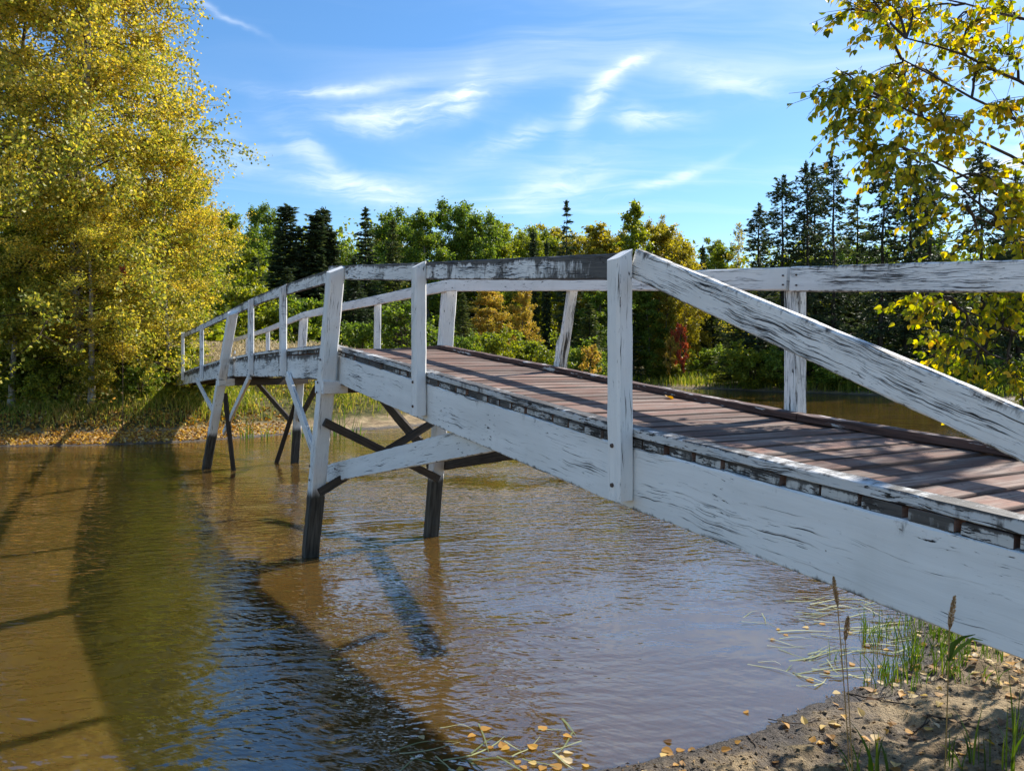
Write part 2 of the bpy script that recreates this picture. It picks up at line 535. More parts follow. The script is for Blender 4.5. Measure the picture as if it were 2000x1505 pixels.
def plain_wood(name, c1, c2, rough=0.8):
    m, t = new_mat(name)
    uv = t.n('ShaderNodeUVMap', uv_map='UVMap').outputs[0]
    oi = t.n('ShaderNodeObjectInfo').outputs['Random']
    q = t.vadd(uv, t.comb(t.math('MULTIPLY', oi, 91.0), t.math('MULTIPLY', oi, 37.0), 0))
    g = t.noise(t.vmul(q, (2.5, 55, 1)), 1.0, 5, 0.65)
    s = t.noise(t.vmul(q, (1.5, 5, 1)), 1.0, 4, 0.6)
    c = t.mix(t.rng(g, 0.3, 0.7), c1, c2)
    c = t.mix(t.math('MULTIPLY', t.rng(s, 0.5, 0.75), 0.6), c, tuple(v * 0.4 for v in c1))
    t.out(t.bsdf(c, rough, 0.25, t.bump(g, 0.6, 0.004)))


deck_mat()
plain_wood('wood_dark', (0.035, 0.028, 0.022), (0.10, 0.08, 0.062))
plain_wood('wood_pile', (0.022, 0.018, 0.014), (0.075, 0.06, 0.048), 0.6)
plain_wood('curb_brown', (0.055, 0.03, 0.024), (0.15, 0.085, 0.065))


def curb_far_mat():
    """brown curb board with scraps of old white paint left on it"""
    m, t = new_mat('curb_scraps')
    uv = t.n('ShaderNodeUVMap', uv_map='UVMap').outputs[0]
    oi = t.n('ShaderNodeObjectInfo').outputs['Random']
    q = t.vadd(uv, t.comb(t.math('MULTIPLY', oi, 91.0), t.math('MULTIPLY', oi, 37.0), 0))
    g = t.noise(t.vmul(q, (2.5, 55, 1)), 1.0, 5, 0.65)
    c = t.mix(t.rng(g, 0.3, 0.7), (0.035, 0.02, 0.017), (0.13, 0.07, 0.055))
    pm = t.noise(t.vmul(q, (4.5, 26, 1)), 1.0, 4, 0.65)
    pk = t.noise(t.vmul(q, (1.1, 1.1, 1)), 1.0, 2, 0.5)
    f = t.rng(t.math('ADD', pm, t.math('MULTIPLY', pk, 0.5)), 0.86, 0.91)
    c = t.mix(f, c, (0.55, 0.53, 0.51))
    t.out(t.bsdf(c, 0.75, 0.25, t.bump(g, 0.6, 0.004)))


curb_far_mat()


def iron():
    m, t = new_mat('rusty_iron')
    p = t.n('ShaderNodeTexCoord').outputs['Object']
    c = t.mix(t.noise(p, 60, 3), (0.05, 0.04, 0.035), (0.16, 0.10, 0.07))
    t.out(t.bsdf(c, 0.65, 0.4, None, Metallic=0.4))


iron()


def water_mat():
    m, t = new_mat('pond_water')
    p = t.n('ShaderNodeNewGeometry').outputs['Position']
    mud = t.noise(t.vmul(p, (0.35, 0.35, 0)), 1.0, 3, 0.5)
    col = t.mix(t.rng(mud, 0.3, 0.7), (0.070, 0.040, 0.010), (0.088, 0.052, 0.014))
    warp = t.vmul(t.vadd(t.noise(t.vmul(p, (0.9, 0.9, 0)), 1.0, 2, 0.5, 0, 1), (-.5, -.5, -.5)), (0.35, 0.35, 0))
    q = t.vadd(p, warp)
    mp = t.n('ShaderNodeMapping')
    mp.inputs['Rotation'].default_value = (0, 0, R(-14))
    t.set(mp.inputs['Vector'], q)
    r1 = t.noise(t.vmul(mp.outputs[0], (3.2, 9.5, 0)), 1.0, 2, 0.45)
    mp2 = t.n('ShaderNodeMapping')
    mp2.inputs['Rotation'].default_value = (0, 0, R(22))
    t.set(mp2.inputs['Vector'], q)
    r2 = t.noise(t.vmul(mp2.outputs[0], (6.0, 16.0, 0)), 1.0, 2, 0.45)
    r3 = t.noise(t.vmul(p, (1.3, 2.2, 0)), 1.0, 1, 0.4)
    calm = t.rng(t.noise(t.vmul(p, (0.22, 0.34, 0)), 1.0, 3, 0.55), 0.36, 0.60, 0.22, 1.0)
    h = t.math('ADD', t.math('MULTIPLY', r1, 0.80), t.math('MULTIPLY', r2, 0.42))
    px_ = t.sep(p)
    lee = t.math('SQRT', t.math('ADD', t.math('POWER', t.math('SUBTRACT', px_[0], 1.7), 2.0), t.math('POWER', t.math('SUBTRACT', px_[1], 4.4), 2.0)))
    calm = t.math('MULTIPLY', calm, t.rng(lee, 0.6, 3.2, 0.22, 1.0))
    lee2 = t.rng(px_[1], 12.0, 17.0, 1.0, 0.45)
    calm = t.math('MULTIPLY', calm, lee2)
    h = t.math('MULTIPLY', h, calm)
    h = t.math('ADD', h, t.math('MULTIPLY', r3, 0.45))
    nrm = t.bump(h, 1.0, 0.030)
    b = t.bsdf(col, 0.015, 0.5, nrm, IOR=2.25)
    sss = b.node
    sss.subsurface_method = 'BURLEY'
    sss.inputs['Subsurface Weight'].default_value = 1.0
    sss.inputs['Subsurface Radius'].default_value = (1.0, 0.7, 0.35)
    sss.inputs['Subsurface Scale'].default_value = 0.16
    t.out(b)


water_mat()


def ground_mat():
    m, t = new_mat('ground_soil')
    g = t.n('ShaderNodeNewGeometry')
    p = g.outputs['Position']
    z = t.sep(p)[2]
    y = t.sep(p)[1]
    a = t.noise(p, 3.0, 6, 0.65)
    b = t.noise(p, 26.0, 5, 0.7)
    c3 = t.noise(p, 110.0, 3, 0.6)
    sand = t.mix(t.rng(a, 0.32, 0.68), (0.19, 0.13, 0.068), (0.46, 0.34, 0.19))
    sand = t.mix(t.math('MULTIPLY', t.rng(b, 0.50, 0.72), 0.65), sand, (0.085, 0.06, 0.04))
    sand = t.mix(t.math('MULTIPLY', t.rng(t.noise(p, 1.4, 4, 0.6), 0.54, 0.70), 0.45), sand, (0.13, 0.14, 0.045))
    wet = t.mix(t.rng(b, 0.3, 0.7), (0.050, 0.040, 0.030), (0.13, 0.105, 0.085))
    zz = t.math('ADD', z, t.math('MULTIPLY', t.math('SUBTRACT', a, 0.5), 0.10))
    wf = t.rng(zz, 0.075, 0.015)
    col = t.mix(wf, sand, wet)
    # turf and leaf mould inland of the far banks
    turf = t.mix(t.rng(a, 0.35, 0.65), (0.055, 0.062, 0.016), (0.15, 0.12, 0.035))
    turf = t.mix(t.math('MULTIPLY', t.rng(b, 0.5, 0.7), 0.5), turf, (0.05, 0.035, 0.02))
    tf = t.math('MULTIPLY', t.rng(y, 10, 14), t.rng(z, 0.18, 0.34))
    col = t.mix(tf, col, turf)
    h = t.math('ADD', t.math('MULTIPLY', b, 1.0), t.math('MULTIPLY', c3, 0.35))
    t.out(t.bsdf(col, t.rng(wf, 0, 1, 0.9, 0.45, False), 0.3, t.bump(h, 1.0, 0.05)))


ground_mat()

# ------------------------------------------------------------------ terrain and water
NEAR_SHORE = [(-60, -14), (-20, -4), (-8, 1.2), (-3, 2.5), (-0.6, 3.35), (0.55, 3.72), (1.03, 3.93), (1.37, 4.12), (1.67, 4.33), (2.05, 4.58),
              (2.42, 4.74), (2.85, 5.25), (3.2, 6.0), (3.8, 7.2), (5.5, 8.8), (9, 10.5), (16, 12), (28, 13), (70, 14)]
FAR_SHORE = [(70, 31), (45, 34), (33, 37.5), (27, 40), (23.5, 42.7), (20.6, 46), (17.2, 50), (15, 54), (12.2, 57.5), (9.8, 59), (8.8, 52), (7.2, 44), (4.6, 35), (1.6, 28),
             (-1.8, 24.4), (-4.2, 22.2), (-6.3, 20.6), (-8.3, 18.6), (-10.2, 17.9), (-12.3, 17.7), (-16, 17.3), (-25, 16), (-60, 8)]
POLY = np.array(NEAR_SHORE + FAR_SHORE, float)


def shore_dist(X, Y):
    """distance to the shore, positive on land"""
    X = np.asarray(X, float).ravel(); Y = np.asarray(Y, float).ravel()
    P = np.stack([X, Y], 1)
    best = np.full(len(X), 1e9)
    inside = np.zeros(len(X), bool)
    A = POLY; B = np.roll(POLY, -1, 0)
    for k, (a, b) in enumerate(zip(A, B)):
        ab = b - a
        tt = np.clip(((P - a) @ ab) / (ab @ ab), 0, 1)
        d = np.linalg.norm(P - (a + tt[:, None] * ab), axis=1)
        if k not in (len(NEAR_SHORE) - 1, len(POLY) - 1):
            best = np.minimum(best, d)
        cond = (a[1] > Y) != (b[1] > Y)
        xi = a[0] + (Y - a[1]) / (b[1] - a[1] + 1e-12) * (b[0] - a[0])
        inside ^= cond & (X < xi)
    return np.where(inside, -best, best)


def vnoise(X, Y, sc, seed=0):
    """cheap smooth value noise"""
    x = X * sc + seed * 17.3; y = Y * sc - seed * 9.1
    xi = np.floor(x).astype(int); yi = np.floor(y).astype(int)
    fx = x - xi; fy = y - yi
    fx = fx * fx * (3 - 2 * fx); fy = fy * fy * (3 - 2 * fy)

    def h(i, j):
        v = np.sin(i * 127.1 + j * 311.7 + seed * 13.7) * 43758.5453
        return v - np.floor(v)
    return (h(xi, yi) * (1 - fx) + h(xi + 1, yi) * fx) * (1 - fy) + (h(xi, yi + 1) * (1 - fx) + h(xi + 1, yi + 1) * fx) * fy


def terrain(X, Y):
    X = np.asarray(X, float).ravel(); Y = np.asarray(Y, float).ravel()
    d = shore_dist(X, Y)
    near = np.interp(d, [-9, -1, 0, 0.15, 0.8, 2.5, 5, 30, 400], [-1.2, -0.28, 0, 0.03, 0.10, 0.30, 0.50, 1.6, 4])
    left = np.interp(d, [-9, -1, 0, 0.3, 1.5, 2.3, 3.2, 8, 25, 400], [-1.2, -0.28, 0, 0.05, 0.18, 0.62, 0.85, 1.35, 2.1, 6])
    far = np.interp(d, [-9, -1, 0, 0.3, 2, 7, 30, 400], [-1.2, -0.28, 0, 0.05, 0.25, 0.65, 1.4, 6])
    wn = np.clip((14.0 + 0.02 * X - Y) / 3, 0, 1)
    wl = np.clip((6 - X) / 6, 0, 1)
    z = near * wn + (1 - wn) * (left * wl + far * (1 - wl))
    n = (vnoise(X, Y, 0.45, 1) - 0.5) * 0.25 * np.clip(d / 4, 0, 1) * (1 - wn)
    n += (vnoise(X, Y, 2.1, 2) - 0.5) * 0.07 * np.clip(d / 0.7, 0, 1)
    n += (vnoise(X, Y, 8.0, 3) - 0.5) * 0.045 * np.clip(d / 0.25 + 0.25, 0, 1)
    n += (vnoise(X, Y, 23.0, 4) - 0.5) * 0.026 * np.clip(d / 0.2 + 0.3, 0, 1) * (Y < 9)
    # the near abutment mound the bridge lands on
    m = np.exp(-(((X - 2.75) / 1.15) ** 2 + ((Y + 0.55) / 1.15) ** 2)) * 1.05
    return z + n + m


def ground_z(x, y):
    return float(terrain([x], [y])[0])


rings = np.concatenate([np.linspace(0.2, 2.4, 12, endpoint=False), np.linspace(2.4, 9.0, 190, endpoint=False), np.geomspace(9.0, 30, 110, endpoint=False), np.geomspace(30, 110, 70, endpoint=False), np.geomspace(110, 1500, 20)])
angs = np.concatenate([np.linspace(R(-40), R(40), 300, endpoint=False), np.linspace(R(40), R(320), 90, endpoint=False)])
RR, AA = np.meshgrid(rings, angs, indexing='ij')
GX, GY = RR * np.sin(AA), RR * np.cos(AA)
GZ = terrain(GX, GY)
V = np.stack([GX.ravel(), GY.ravel(), GZ], 1)
nr, na = RR.shape
i = np.arange(nr - 1)[:, None] * na; j = np.arange(na)[None, :]; jn = (j + 1) % na
quads = np.stack([i + j, i + jn, i + na + jn, i + na + j], -1).reshape(-1, 4)
cap = np.arange(na)[None, ::-1]
ground = new_obj('ground', np_mesh('ground', V, [quads[:, ::-1], cap[:, ::-1]], mats=[MATS['ground_soil']], smooth=True))
tag(ground, 'sandy and grassy banks round the pond', 'ground', kind='structure')

wp = np.array([(x, y, 0.0) for x, y in [(-420, -60), (420, -60), (420, 160), (-420, 160)]])
water = new_obj('water', np_mesh('water', wp, [np.array([[0, 1, 2, 3]])], mats=[MATS['pond_water']]))
tag(water, 'rippled muddy brown pond water', 'water', kind='structure')

# ------------------------------------------------------------------ the footbridge
TH = R(29.2)
DIR = np.array([math.sin(TH), -math.cos(TH), 0.0])     # along the bridge towards the near bank
NRM = np.array([math.cos(TH), math.sin(TH), 0.0])      # across, from the near side to the far side
UP = np.array([0, 0, 1.0])
P0 = np.array([-0.2476 * 7.9, 7.9, 0.0])               # near stringer, outer face, at the first pier
W = 1.38
L = 2.49
rg0 = np.random.default_rng(5)


def bp(s, o, z):
    """bridge coordinates: bays along, metres across from the near outer face, height"""
    return P0 + DIR * (s * L) + NRM * o + UP * z


def px_s(x, y, o):
    """photo pixel on the vertical plane at offset o: gives (s, z)"""
    d = px_dir(x, y)
    k = (P0 @ NRM + o) / (d @ NRM)
    p = d * k
    return float((p - P0) @ DIR / L), EYE + p[2]


def curb_top(s):
    return float(np.interp(s, [-7.4, -6, -4, -3, -2, -1, 0, 2, 3.3], [1.585, 1.755, 1.985, 2.10, 2.155, 2.195, 2.215, 1.735, 1.51]))


DECK_T, CURB_T = 0.040, 0.042


def deck_top(s):
    return curb_top(s) - CURB_T


_tc = {}


def timber(name, A, B, w, h, side, mat, parent, seg=None, jit=0.0025, cham=0.006, endmat=None, bevel_top=0.0, key=None):
    """sawn timber from A to B: w across (along side), h the other way; slightly uneven, eased arrises"""
    A = np.asarray(A, float); B = np.asarray(B, float)
    ax = B - A
    ln = np.linalg.norm(ax); ax = ax / ln
    sd_ = np.asarray(side, float); sd_ = sd_ - ax * (sd_ @ ax); sd_ /= np.linalg.norm(sd_)
    up = np.cross(ax, sd_)
    ref = UP if abs(up[2]) > 0.05 else NRM
    if up @ ref < 0:
        up = -up
    seg = seg or max(2, int(ln / 0.09))
    c = min(cham, 0.3 * min(w, h))
    hw, hh = w / 2, h / 2
    sec = np.array([(-hw + c, -hh), (hw - c, -hh), (hw, -hh + c), (hw, hh - c), (hw - c, hh), (-hw + c, hh), (-hw, hh - c), (-hw, -hh + c)])
    per = np.concatenate([[0], np.cumsum(np.linalg.norm(np.roll(sec, -1, 0) - sec, axis=1))])
    t = np.linspace(0, 1, seg + 1)
    V, ev = [], []
    bow = rg0.normal(0, 1, 2) * jit * 1.2
    for k, tt in enumerate(t):
        s2 = sec + rg0.normal(0, jit * 0.45, sec.shape)
        b = math.sin(tt * math.pi)
        base = A + ax * (ln * tt) + sd_ * bow[0] * b + up * bow[1] * b
        pts = base + s2[:, :1] * sd_ + s2[:, 1:] * up
        if k == seg and bevel_top:
            pts = pts + ax * (s2[:, :1] * bevel_top)
        V.append(pts)
        ev.append((s2[:, 1] / h) + 0.5)
    V = np.concatenate(V); ev = np.concatenate(ev)
    quads, uvs = [], []
    for k in range(seg):
        for q in range(8):
            q2 = (q + 1) % 8
            quads.append((k * 8 + q, (k + 1) * 8 + q, (k + 1) * 8 + q2, k * 8 + q2))
            uvs += [(t[k] * ln, per[q]), (t[k + 1] * ln, per[q]), (t[k + 1] * ln, per[q + 1]), (t[k] * ln, per[q + 1])]
    caps = [tuple(range(8)), tuple(range(seg * 8 + 7, seg * 8 - 1, -1))]
    for cpt in caps:
        for idx in cpt:
            q = idx % 8
            uvs.append((sec[q, 0] * 1.6, sec[q, 1] * 1.2))
    me = np_mesh(name, V, [np.array(quads), np.array(caps)], {'ev': ev}, [MATS[mat]] + ([MATS[endmat]] if endmat else []),
                 mat_idx=[0] * len(quads) + [1 if endmat else 0] * 2, uv=uvs)
    # make the faces look outwards
    cen = (A + B) / 2
    f0 = me.polygons[0]
    pc = Vector(f0.center) - Vector(A + ax * ((Vector(f0.center) - Vector(A)).dot(Vector(ax))))
    if pc.dot(f0.normal) < 0:
        me.flip_normals()
    return new_obj(name, me, parent)


bridge = empty('footbridge', tuple(bp(-3, W / 2, 0)))
tag(bridge, 'old arched white wooden footbridge with peeling paint standing on piles across the pond', 'footbridge')
BI = Vector(-np.array(bp(-3, W / 2, 0)))


def to_bridge(o, parent=None):
    o.parent = parent or bridge
    o.location = BI if parent is None else (0, 0, 0)
    return o


def T(name, *a, parent=None, **k):
    return to_bridge(timber(name, *a, None, **k), parent)


STR_T = 0.045
STR_H = 0.285
spans = [(-7.3, -3.0), (-3.0, 0.0), (0.0, 3.28)]
# stringers (two sides and a hidden middle one)
for a, b in spans:
    for side, o in (('n', STR_T / 2), ('f', W - 0.40), ('m', W * 0.36)):
        aa, bb = a + 0.003, b - 0.003
        za = curb_top(a) - CURB_T - DECK_T - STR_H / 2 - 0.004
        zb = curb_top(b) - CURB_T - DECK_T - STR_H / 2 - 0.004
        mat = {'n': 'paint_stringer' if a >= 0 else 'paint_worn', 'f': 'wood_dark', 'm': 'wood_dark'}[side]
        if a == -3.0:
            pts = [(-3.0, -2.0), (-2.0, -1.0), (-1.0, 0.0)]
        elif a < -3:
            pts = [(-7.3, -6.0), (-6.0, -4.0), (-4.0, -3.0)]
        else:
            pts = [(0.0, 2.0), (2.0, 3.28)]
        for p, q in pts:
            zp = curb_top(p) - CURB_T - DECK_T - STR_H / 2 - 0.006
            zq = curb_top(q) - CURB_T - DECK_T - STR_H / 2 - 0.006
            T('stringer', bp(p + 0.002, o, zp), bp(q - 0.002, o, zq), STR_T, STR_H, NRM, mat, jit=0.003)

# deck planks, each its own board
plank_w, gap = 0.138, 0.016
s = -7.25
protos = []
while s < 3.27:
    sm = s + (plank_w / 2) / L
    z = deck_top(sm) - DECK_T / 2 - 0.002 + rg0.normal(0, 0.0016)
    s2 = (deck_top(sm + 0.02) - deck_top(sm - 0.02)) / (0.04 * L)
    slope = math.atan(s2)
    side = DIR * math.cos(slope) + UP * math.sin(slope)
    e0 = rg0.normal(0.004, 0.006); e1 = rg0.normal(0, 0.006)
    T('deck_plank', bp(sm, 0.002 + e0, z), bp(sm, W - 0.002 + e1, z + rg0.normal(0, 0.0015)), plank_w, DECK_T, side, 'deck_wood', seg=7, jit=0.0016, cham=0.004, endmat='paint_end')
    s += (plank_w + gap * rg0.uniform(0.5, 1.5)) / L

# curbs on the deck edges
near_cuts = [-7.25, -6.0, -4.0, -3.0, -2.0, -1.0, 0.0, 1.05, 2.0, 3.26]
for a, b in zip(near_cuts[:-1], near_cuts[1:]):
    for o, mat in ((0.045, 'paint_curb' if a >= 0 else 'paint_worn'), (W - 0.045, 'curb_scraps')):
        T('curb', bp(a + 0.001, o, curb_top(a) - CURB_T / 2 + 0.002), bp(b - 0.001, o, curb_top(b) - CURB_T / 2 + 0.002), 0.088, CURB_T, NRM, mat, jit=0.003, cham=0.005)


def z_at(x, y, o):
    return px_s(x, y, o)[1]


PT = 0.092
# near-side posts: pixel of the centre at deck height, of the top, width
near_posts = [(1212, 497, 975, PT, 'paint_post'), (818, 516, 811, PT, 'paint_post'), (553, 558, 733, 0.085, 'paint_far'), (490, 584, 731, 0.085, 'paint_far'),
              (394, 633, 739, 0.085, 'paint_far'), (357, 650, 742, 0.085, 'paint_far')]
post_s = []
for x, yt, yb, w_, mat in near_posts:
    o = -w_ / 2 - 0.001
    s_, zt = px_s(x, yt, o)
    zb = z_at(x, yb, o)
    post_s.append((s_, zt))
    lean = rg0.normal(0, 0.006)
    p = T('post', bp(s_, o, zb), bp(s_ + lean, o, zt), w_, w_, NRM, mat, jit=0.0025, cham=0.012, bevel_top=0.55)
    for zz in (zb + 0.07, zb + 0.25):
        tb = Tubes(8)
        c = bp(s_, -w_ - 0.002, zz)
        tb.add([c, c - NRM * 0.008], [0.011, 0.009]); tb.add([c - NRM * 0.008, c - NRM * 0.011], [0.009, 0.0005])
        to_bridge(new_obj('bolt', tb.mesh('bolt', MATS['rusty_iron'])), p)

# pier legs: one timber from the bed to the rail
LEG = 0.15
# (top px, waterline px, offset top, side)
legs = {}
for key, (xt, yt), (xw, yw), o in (('n1', (656, 522), (605, 1085), -LEG / 2), ('n2', (455, 606), (403, 915), -LEG / 2),
                                   ('f1', (878, 551), (841, 1046), W + LEG / 2), ('f2', (594, 607), (576, 903), W + LEG / 2)):
    st, zt = px_s(xt, yt + 4, o)
    top = bp(st, o, zt)
    wat = on_height(xw, yw, 0.0)
    d = wat - top
    bot = top + d * 1.35
    legs[key] = (top, wat)
    sz = LEG if key[0] == 'n' else LEG * 0.97
    T('leg', bot, top, sz, sz, NRM, 'paint_post' if key[0] == 'n' else 'paint_post', jit=0.004, cham=0.012, bevel_top=0.5 if key[0] == 'n' else 0)


def leg_pt(key, z):
    t, w = legs[key]
    return w + (t - w) * (z / t[2])


# far-side posts between the piers
far_posts = [(1553, 575, 1553, 808, 0.095, 'paint_split_post'), (1115, 566, 1093, 724, 0.09, 'paint_split_post'), (738, 580, 737, 680, 0.085, 'paint_far'), (655, 600, 653, 690, 0.085, 'paint_far'),
             (523, 640, 523, 690, 0.085, 'paint_far'), (483, 655, 483, 700, 0.085, 'paint_far')]
for xt, yt, xb, yb, w_, mat in far_posts:
    o = W + w_ / 2 + 0.001
    st, zt = px_s(xt, yt, o)
    sb, zb = px_s(xb, yb, o)
    # run up behind the rail and down to the foot of the stringer
    A = bp(sb, o, zb); B = bp(st, o, zt)
    u = (B - A) / np.linalg.norm(B - A)
    if xt == 1115:
        M_ = A + (B - A) * 0.42
        p_ = T('post', A - u * 0.36 + DIR * 0.022, B + u * 0.08 + DIR * 0.022, 0.048, w_, DIR, mat, jit=0.003, cham=0.006)
        T('split_piece', A - u * 0.36 - DIR * 0.024, M_ - DIR * 0.024, 0.042, w_, DIR, mat, parent=p_, jit=0.004, cham=0.006, bevel_top=2.0)
        continue
    T('post', A - u * 0.36, B + u * (0.08 if xt > 1000 else -0.03), w_, w_, NRM, mat, jit=0.003, cham=0.01)

# rails: near side (inside the posts)
RH = 0.132
RT = 0.042


def rail(pts, o, mat, hs=None):
    """pts: photo pixels of the top edge, one board per pair"""
    for k in range(len(pts) - 1):
        (x1, y1), (x2, y2) = pts[k], pts[k + 1]
        s1, z1 = px_s(x1, y1, o); s2, z2 = px_s(x2, y2, o)
        h = hs[k] if hs else RH
        g = 0.002
        T('rail', bp(s1 + g, o, z1 - h / 2), bp(s2 - g, o, z2 - h / 2), RT, h, NRM, mat[k] if isinstance(mat, list) else mat, jit=0.003, cham=0.007)


rail([(352, 654), (394, 634), (446, 607)], RT / 2, 'paint_rail')
rail([(446, 607), (490, 584), (553, 558), (645, 527)], RT / 2, 'paint_rail', [0.14, 0.14, 0.14])
rail([(645, 520), (822, 513), (1222, 494)], RT / 2, ['paint_rail', 'paint_black'], [0.14, 0.128])
# the last near-side rail drops to the curb at the bridge end
A = px_s(1242, 484, RT / 2); B = px_s(2000, 800, RT / 2)
ES = 3.16
k = (ES - A[0]) / (B[0] - A[0])
Bz = A[1] + (B[1] - A[1]) * k
hh = 0.132
ang = math.atan2((Bz - A[1]), (ES - A[0]) * L)
vh = hh / math.cos(ang)
T('sloping_rail', bp(A[0], RT / 2, A[1] - vh / 2), bp(ES, RT / 2, Bz - vh / 2), RT, hh, NRM, 'paint_split', jit=0.002, cham=0.006)
# far-side rails
rail([(2330, 498), (1549, 521)], W - RT / 2, 'paint_split', [0.142])
rail([(1540, 522), (872, 546)], W - RT / 2, 'paint_far', [0.135])
rail([(872, 547), (738, 577), (594, 609)], W - RT / 2, 'paint_far')
rail([(594, 609), (520, 640), (452, 662)], W - RT / 2, 'paint_far', [0.12, 0.11])
# the short brace at the far end of the far rail
a = px_s(361, 697, W); b = px_s(372, 708, W)
T('end_brace', bp(-6.0, W - 0.02, curb_top(-6) + 0.55), bp(-6.8, W - 0.02, curb_top(-6.8) + 0.02), 0.04, 0.09, NRM, 'paint_far')

# caps under the stringers at each pier
for s_, k in ((0.0, '1'), (-3.0, '2')):
    zc = curb_top(s_) - CURB_T - DECK_T - STR_H - 0.075
    for ds in (0.048, -0.048):
        pn, pf = leg_pt('n' + k, zc), leg_pt('f' + k, zc)
        A = pn + DIR * (ds * L) - NRM * 0.06; B = pf + DIR * (ds * L) + NRM * 0.12
        T('cap_beam', A, A + (B - A) * 0.16, 0.045, 0.13, DIR, 'paint_plain', jit=0.003)
        T('cap_beam', A + (B - A) * 0.161, B, 0.045, 0.13, DIR, 'wood_dark', jit=0.003)


def brace(x1, y1, x2, y2, o, h, mat, w=0.045, name='brace', ext=0.0):
    s1, z1 = px_s(x1, y1, o); s2, z2 = px_s(x2, y2, o)
    A, B = bp(s1, o, z1), bp(s2, o, z2)
    B = B + (B - A) * ext
    return T(name, A, B, w, h, NRM, mat, jit=0.003)


# near-side knee braces, painted
brace(640, 925, 1010, 842, 0.074, 0.19, 'paint_plain', ext=0.0)
brace(617, 892, 562, 733, -0.03, 0.125, 'paint_far')
brace(422, 812, 384, 741, -0.03, 0.11, 'paint_far')
brace(437, 845, 488, 735, 0.0, 0.11, 'paint_far')
# far-side knee braces, bare and dark
brace(836, 908, 1160, 852, W + 0.02, 0.18, 'wood_dark')
brace(822, 866, 741, 770, W + 0.01, 0.15, 'wood_dark')
brace(568, 822, 494, 738, W + 0.01, 0.13, 'wood_dark')
brace(582, 822, 622, 748, W + 0.01, 0.13, 'wood_dark')
brace(838, 900, 800, 880, W - 0.03, 0.10, 'wood_pile')
# cross bracing between the legs
for k, zt, zb in (('1', 1.42, 0.70),):
    T('cross_brace', leg_pt('n' + k, zt) + DIR * 0.10, leg_pt('f' + k, zb - 0.02) + DIR * 0.10, 0.04, 0.085, DIR, 'wood_pile')
    T('cross_brace', leg_pt('f' + k, zt) + DIR * 0.148, leg_pt('n' + k, zb) + DIR * 0.148, 0.04, 0.085, DIR, 'wood_pile')
wA = on_height(456, 918); top = leg_pt('n2', 1.45) + NRM * 0.1
T('cross_brace', wA + (wA - top) * 0.4, top, 0.04, 0.085, DIR, 'wood_pile')
wA = on_height(540, 903); top = leg_pt('f2', 1.25) - NRM * 0.05
T('cross_brace', wA + (wA - top) * 0.4, top, 0.04, 0.085, DIR, 'wood_pile')
def bolt(p, d, r, parent=None):
    tb = Tubes(8)
    tb.add([p, p + d * 0.008], [r, r * 0.85]); tb.add([p + d * 0.008, p + d * 0.011], [r * 0.85, 0.0005])
    to_bridge(new_obj('bolt', tb.mesh('bolt', MATS['rusty_iron'])))


for k_, zs in (('n1', (0.82, 0.96, 1.72, 1.82, 2.05)), ('n2', (0.85, 1.70, 1.80, 2.0))):
    for z_ in zs:
        bolt(leg_pt(k_, z_) - NRM * (LEG / 2 + 0.004) + DIR * rg0.uniform(-0.03, 0.03), -NRM, 0.013)
for x_, y_ in ((1530, 538), (1530, 556), (1556, 537), (1556, 557), (1118, 545), (872, 553), (884, 562)):
    s_, z_ = px_s(x_, y_, W - RT - 0.002)
    bolt(bp(s_, W - RT - 0.003, z_), -NRM, 0.0055)
s_, z_ = px_s(655, 915, 0.05)
bolt(bp(s_, 0.048, z_), -NRM, 0.011)
# end bent on the left bank
for o in (-0.06, W + 0.06):
    zt = curb_top(-7.2) + 0.02
    p = bp(-7.3, o, zt)
    T('end_post', bp(-7.32, o, ground_z(p[0], p[1]) - 0.3), bp(-7.32, o, zt), 0.14, 0.14, NRM, 'wood_dark')
T('sill_beam', bp(-7.22, -0.1, curb_top(-7.2) - 0.45), bp(-7.22, W + 0.1, curb_top(-7.2) - 0.45), 0.14, 0.14, DIR, 'wood_dark')
for o in (-0.06, W + 0.06):
    p = bp(3.2, o, 1.0)
    T('end_post', bp(3.2, o, ground_z(p[0], p[1]) - 0.3), bp(3.2, o, curb_top(3.2) - 0.38), 0.14, 0.14, NRM, 'wood_dark')
T('sill_beam', bp(3.2, -0.12, curb_top(3.2) - 0.44), bp(3.2, W + 0.12, curb_top(3.2) - 0.44), 0.13, 0.13, DIR, 'wood_dark')

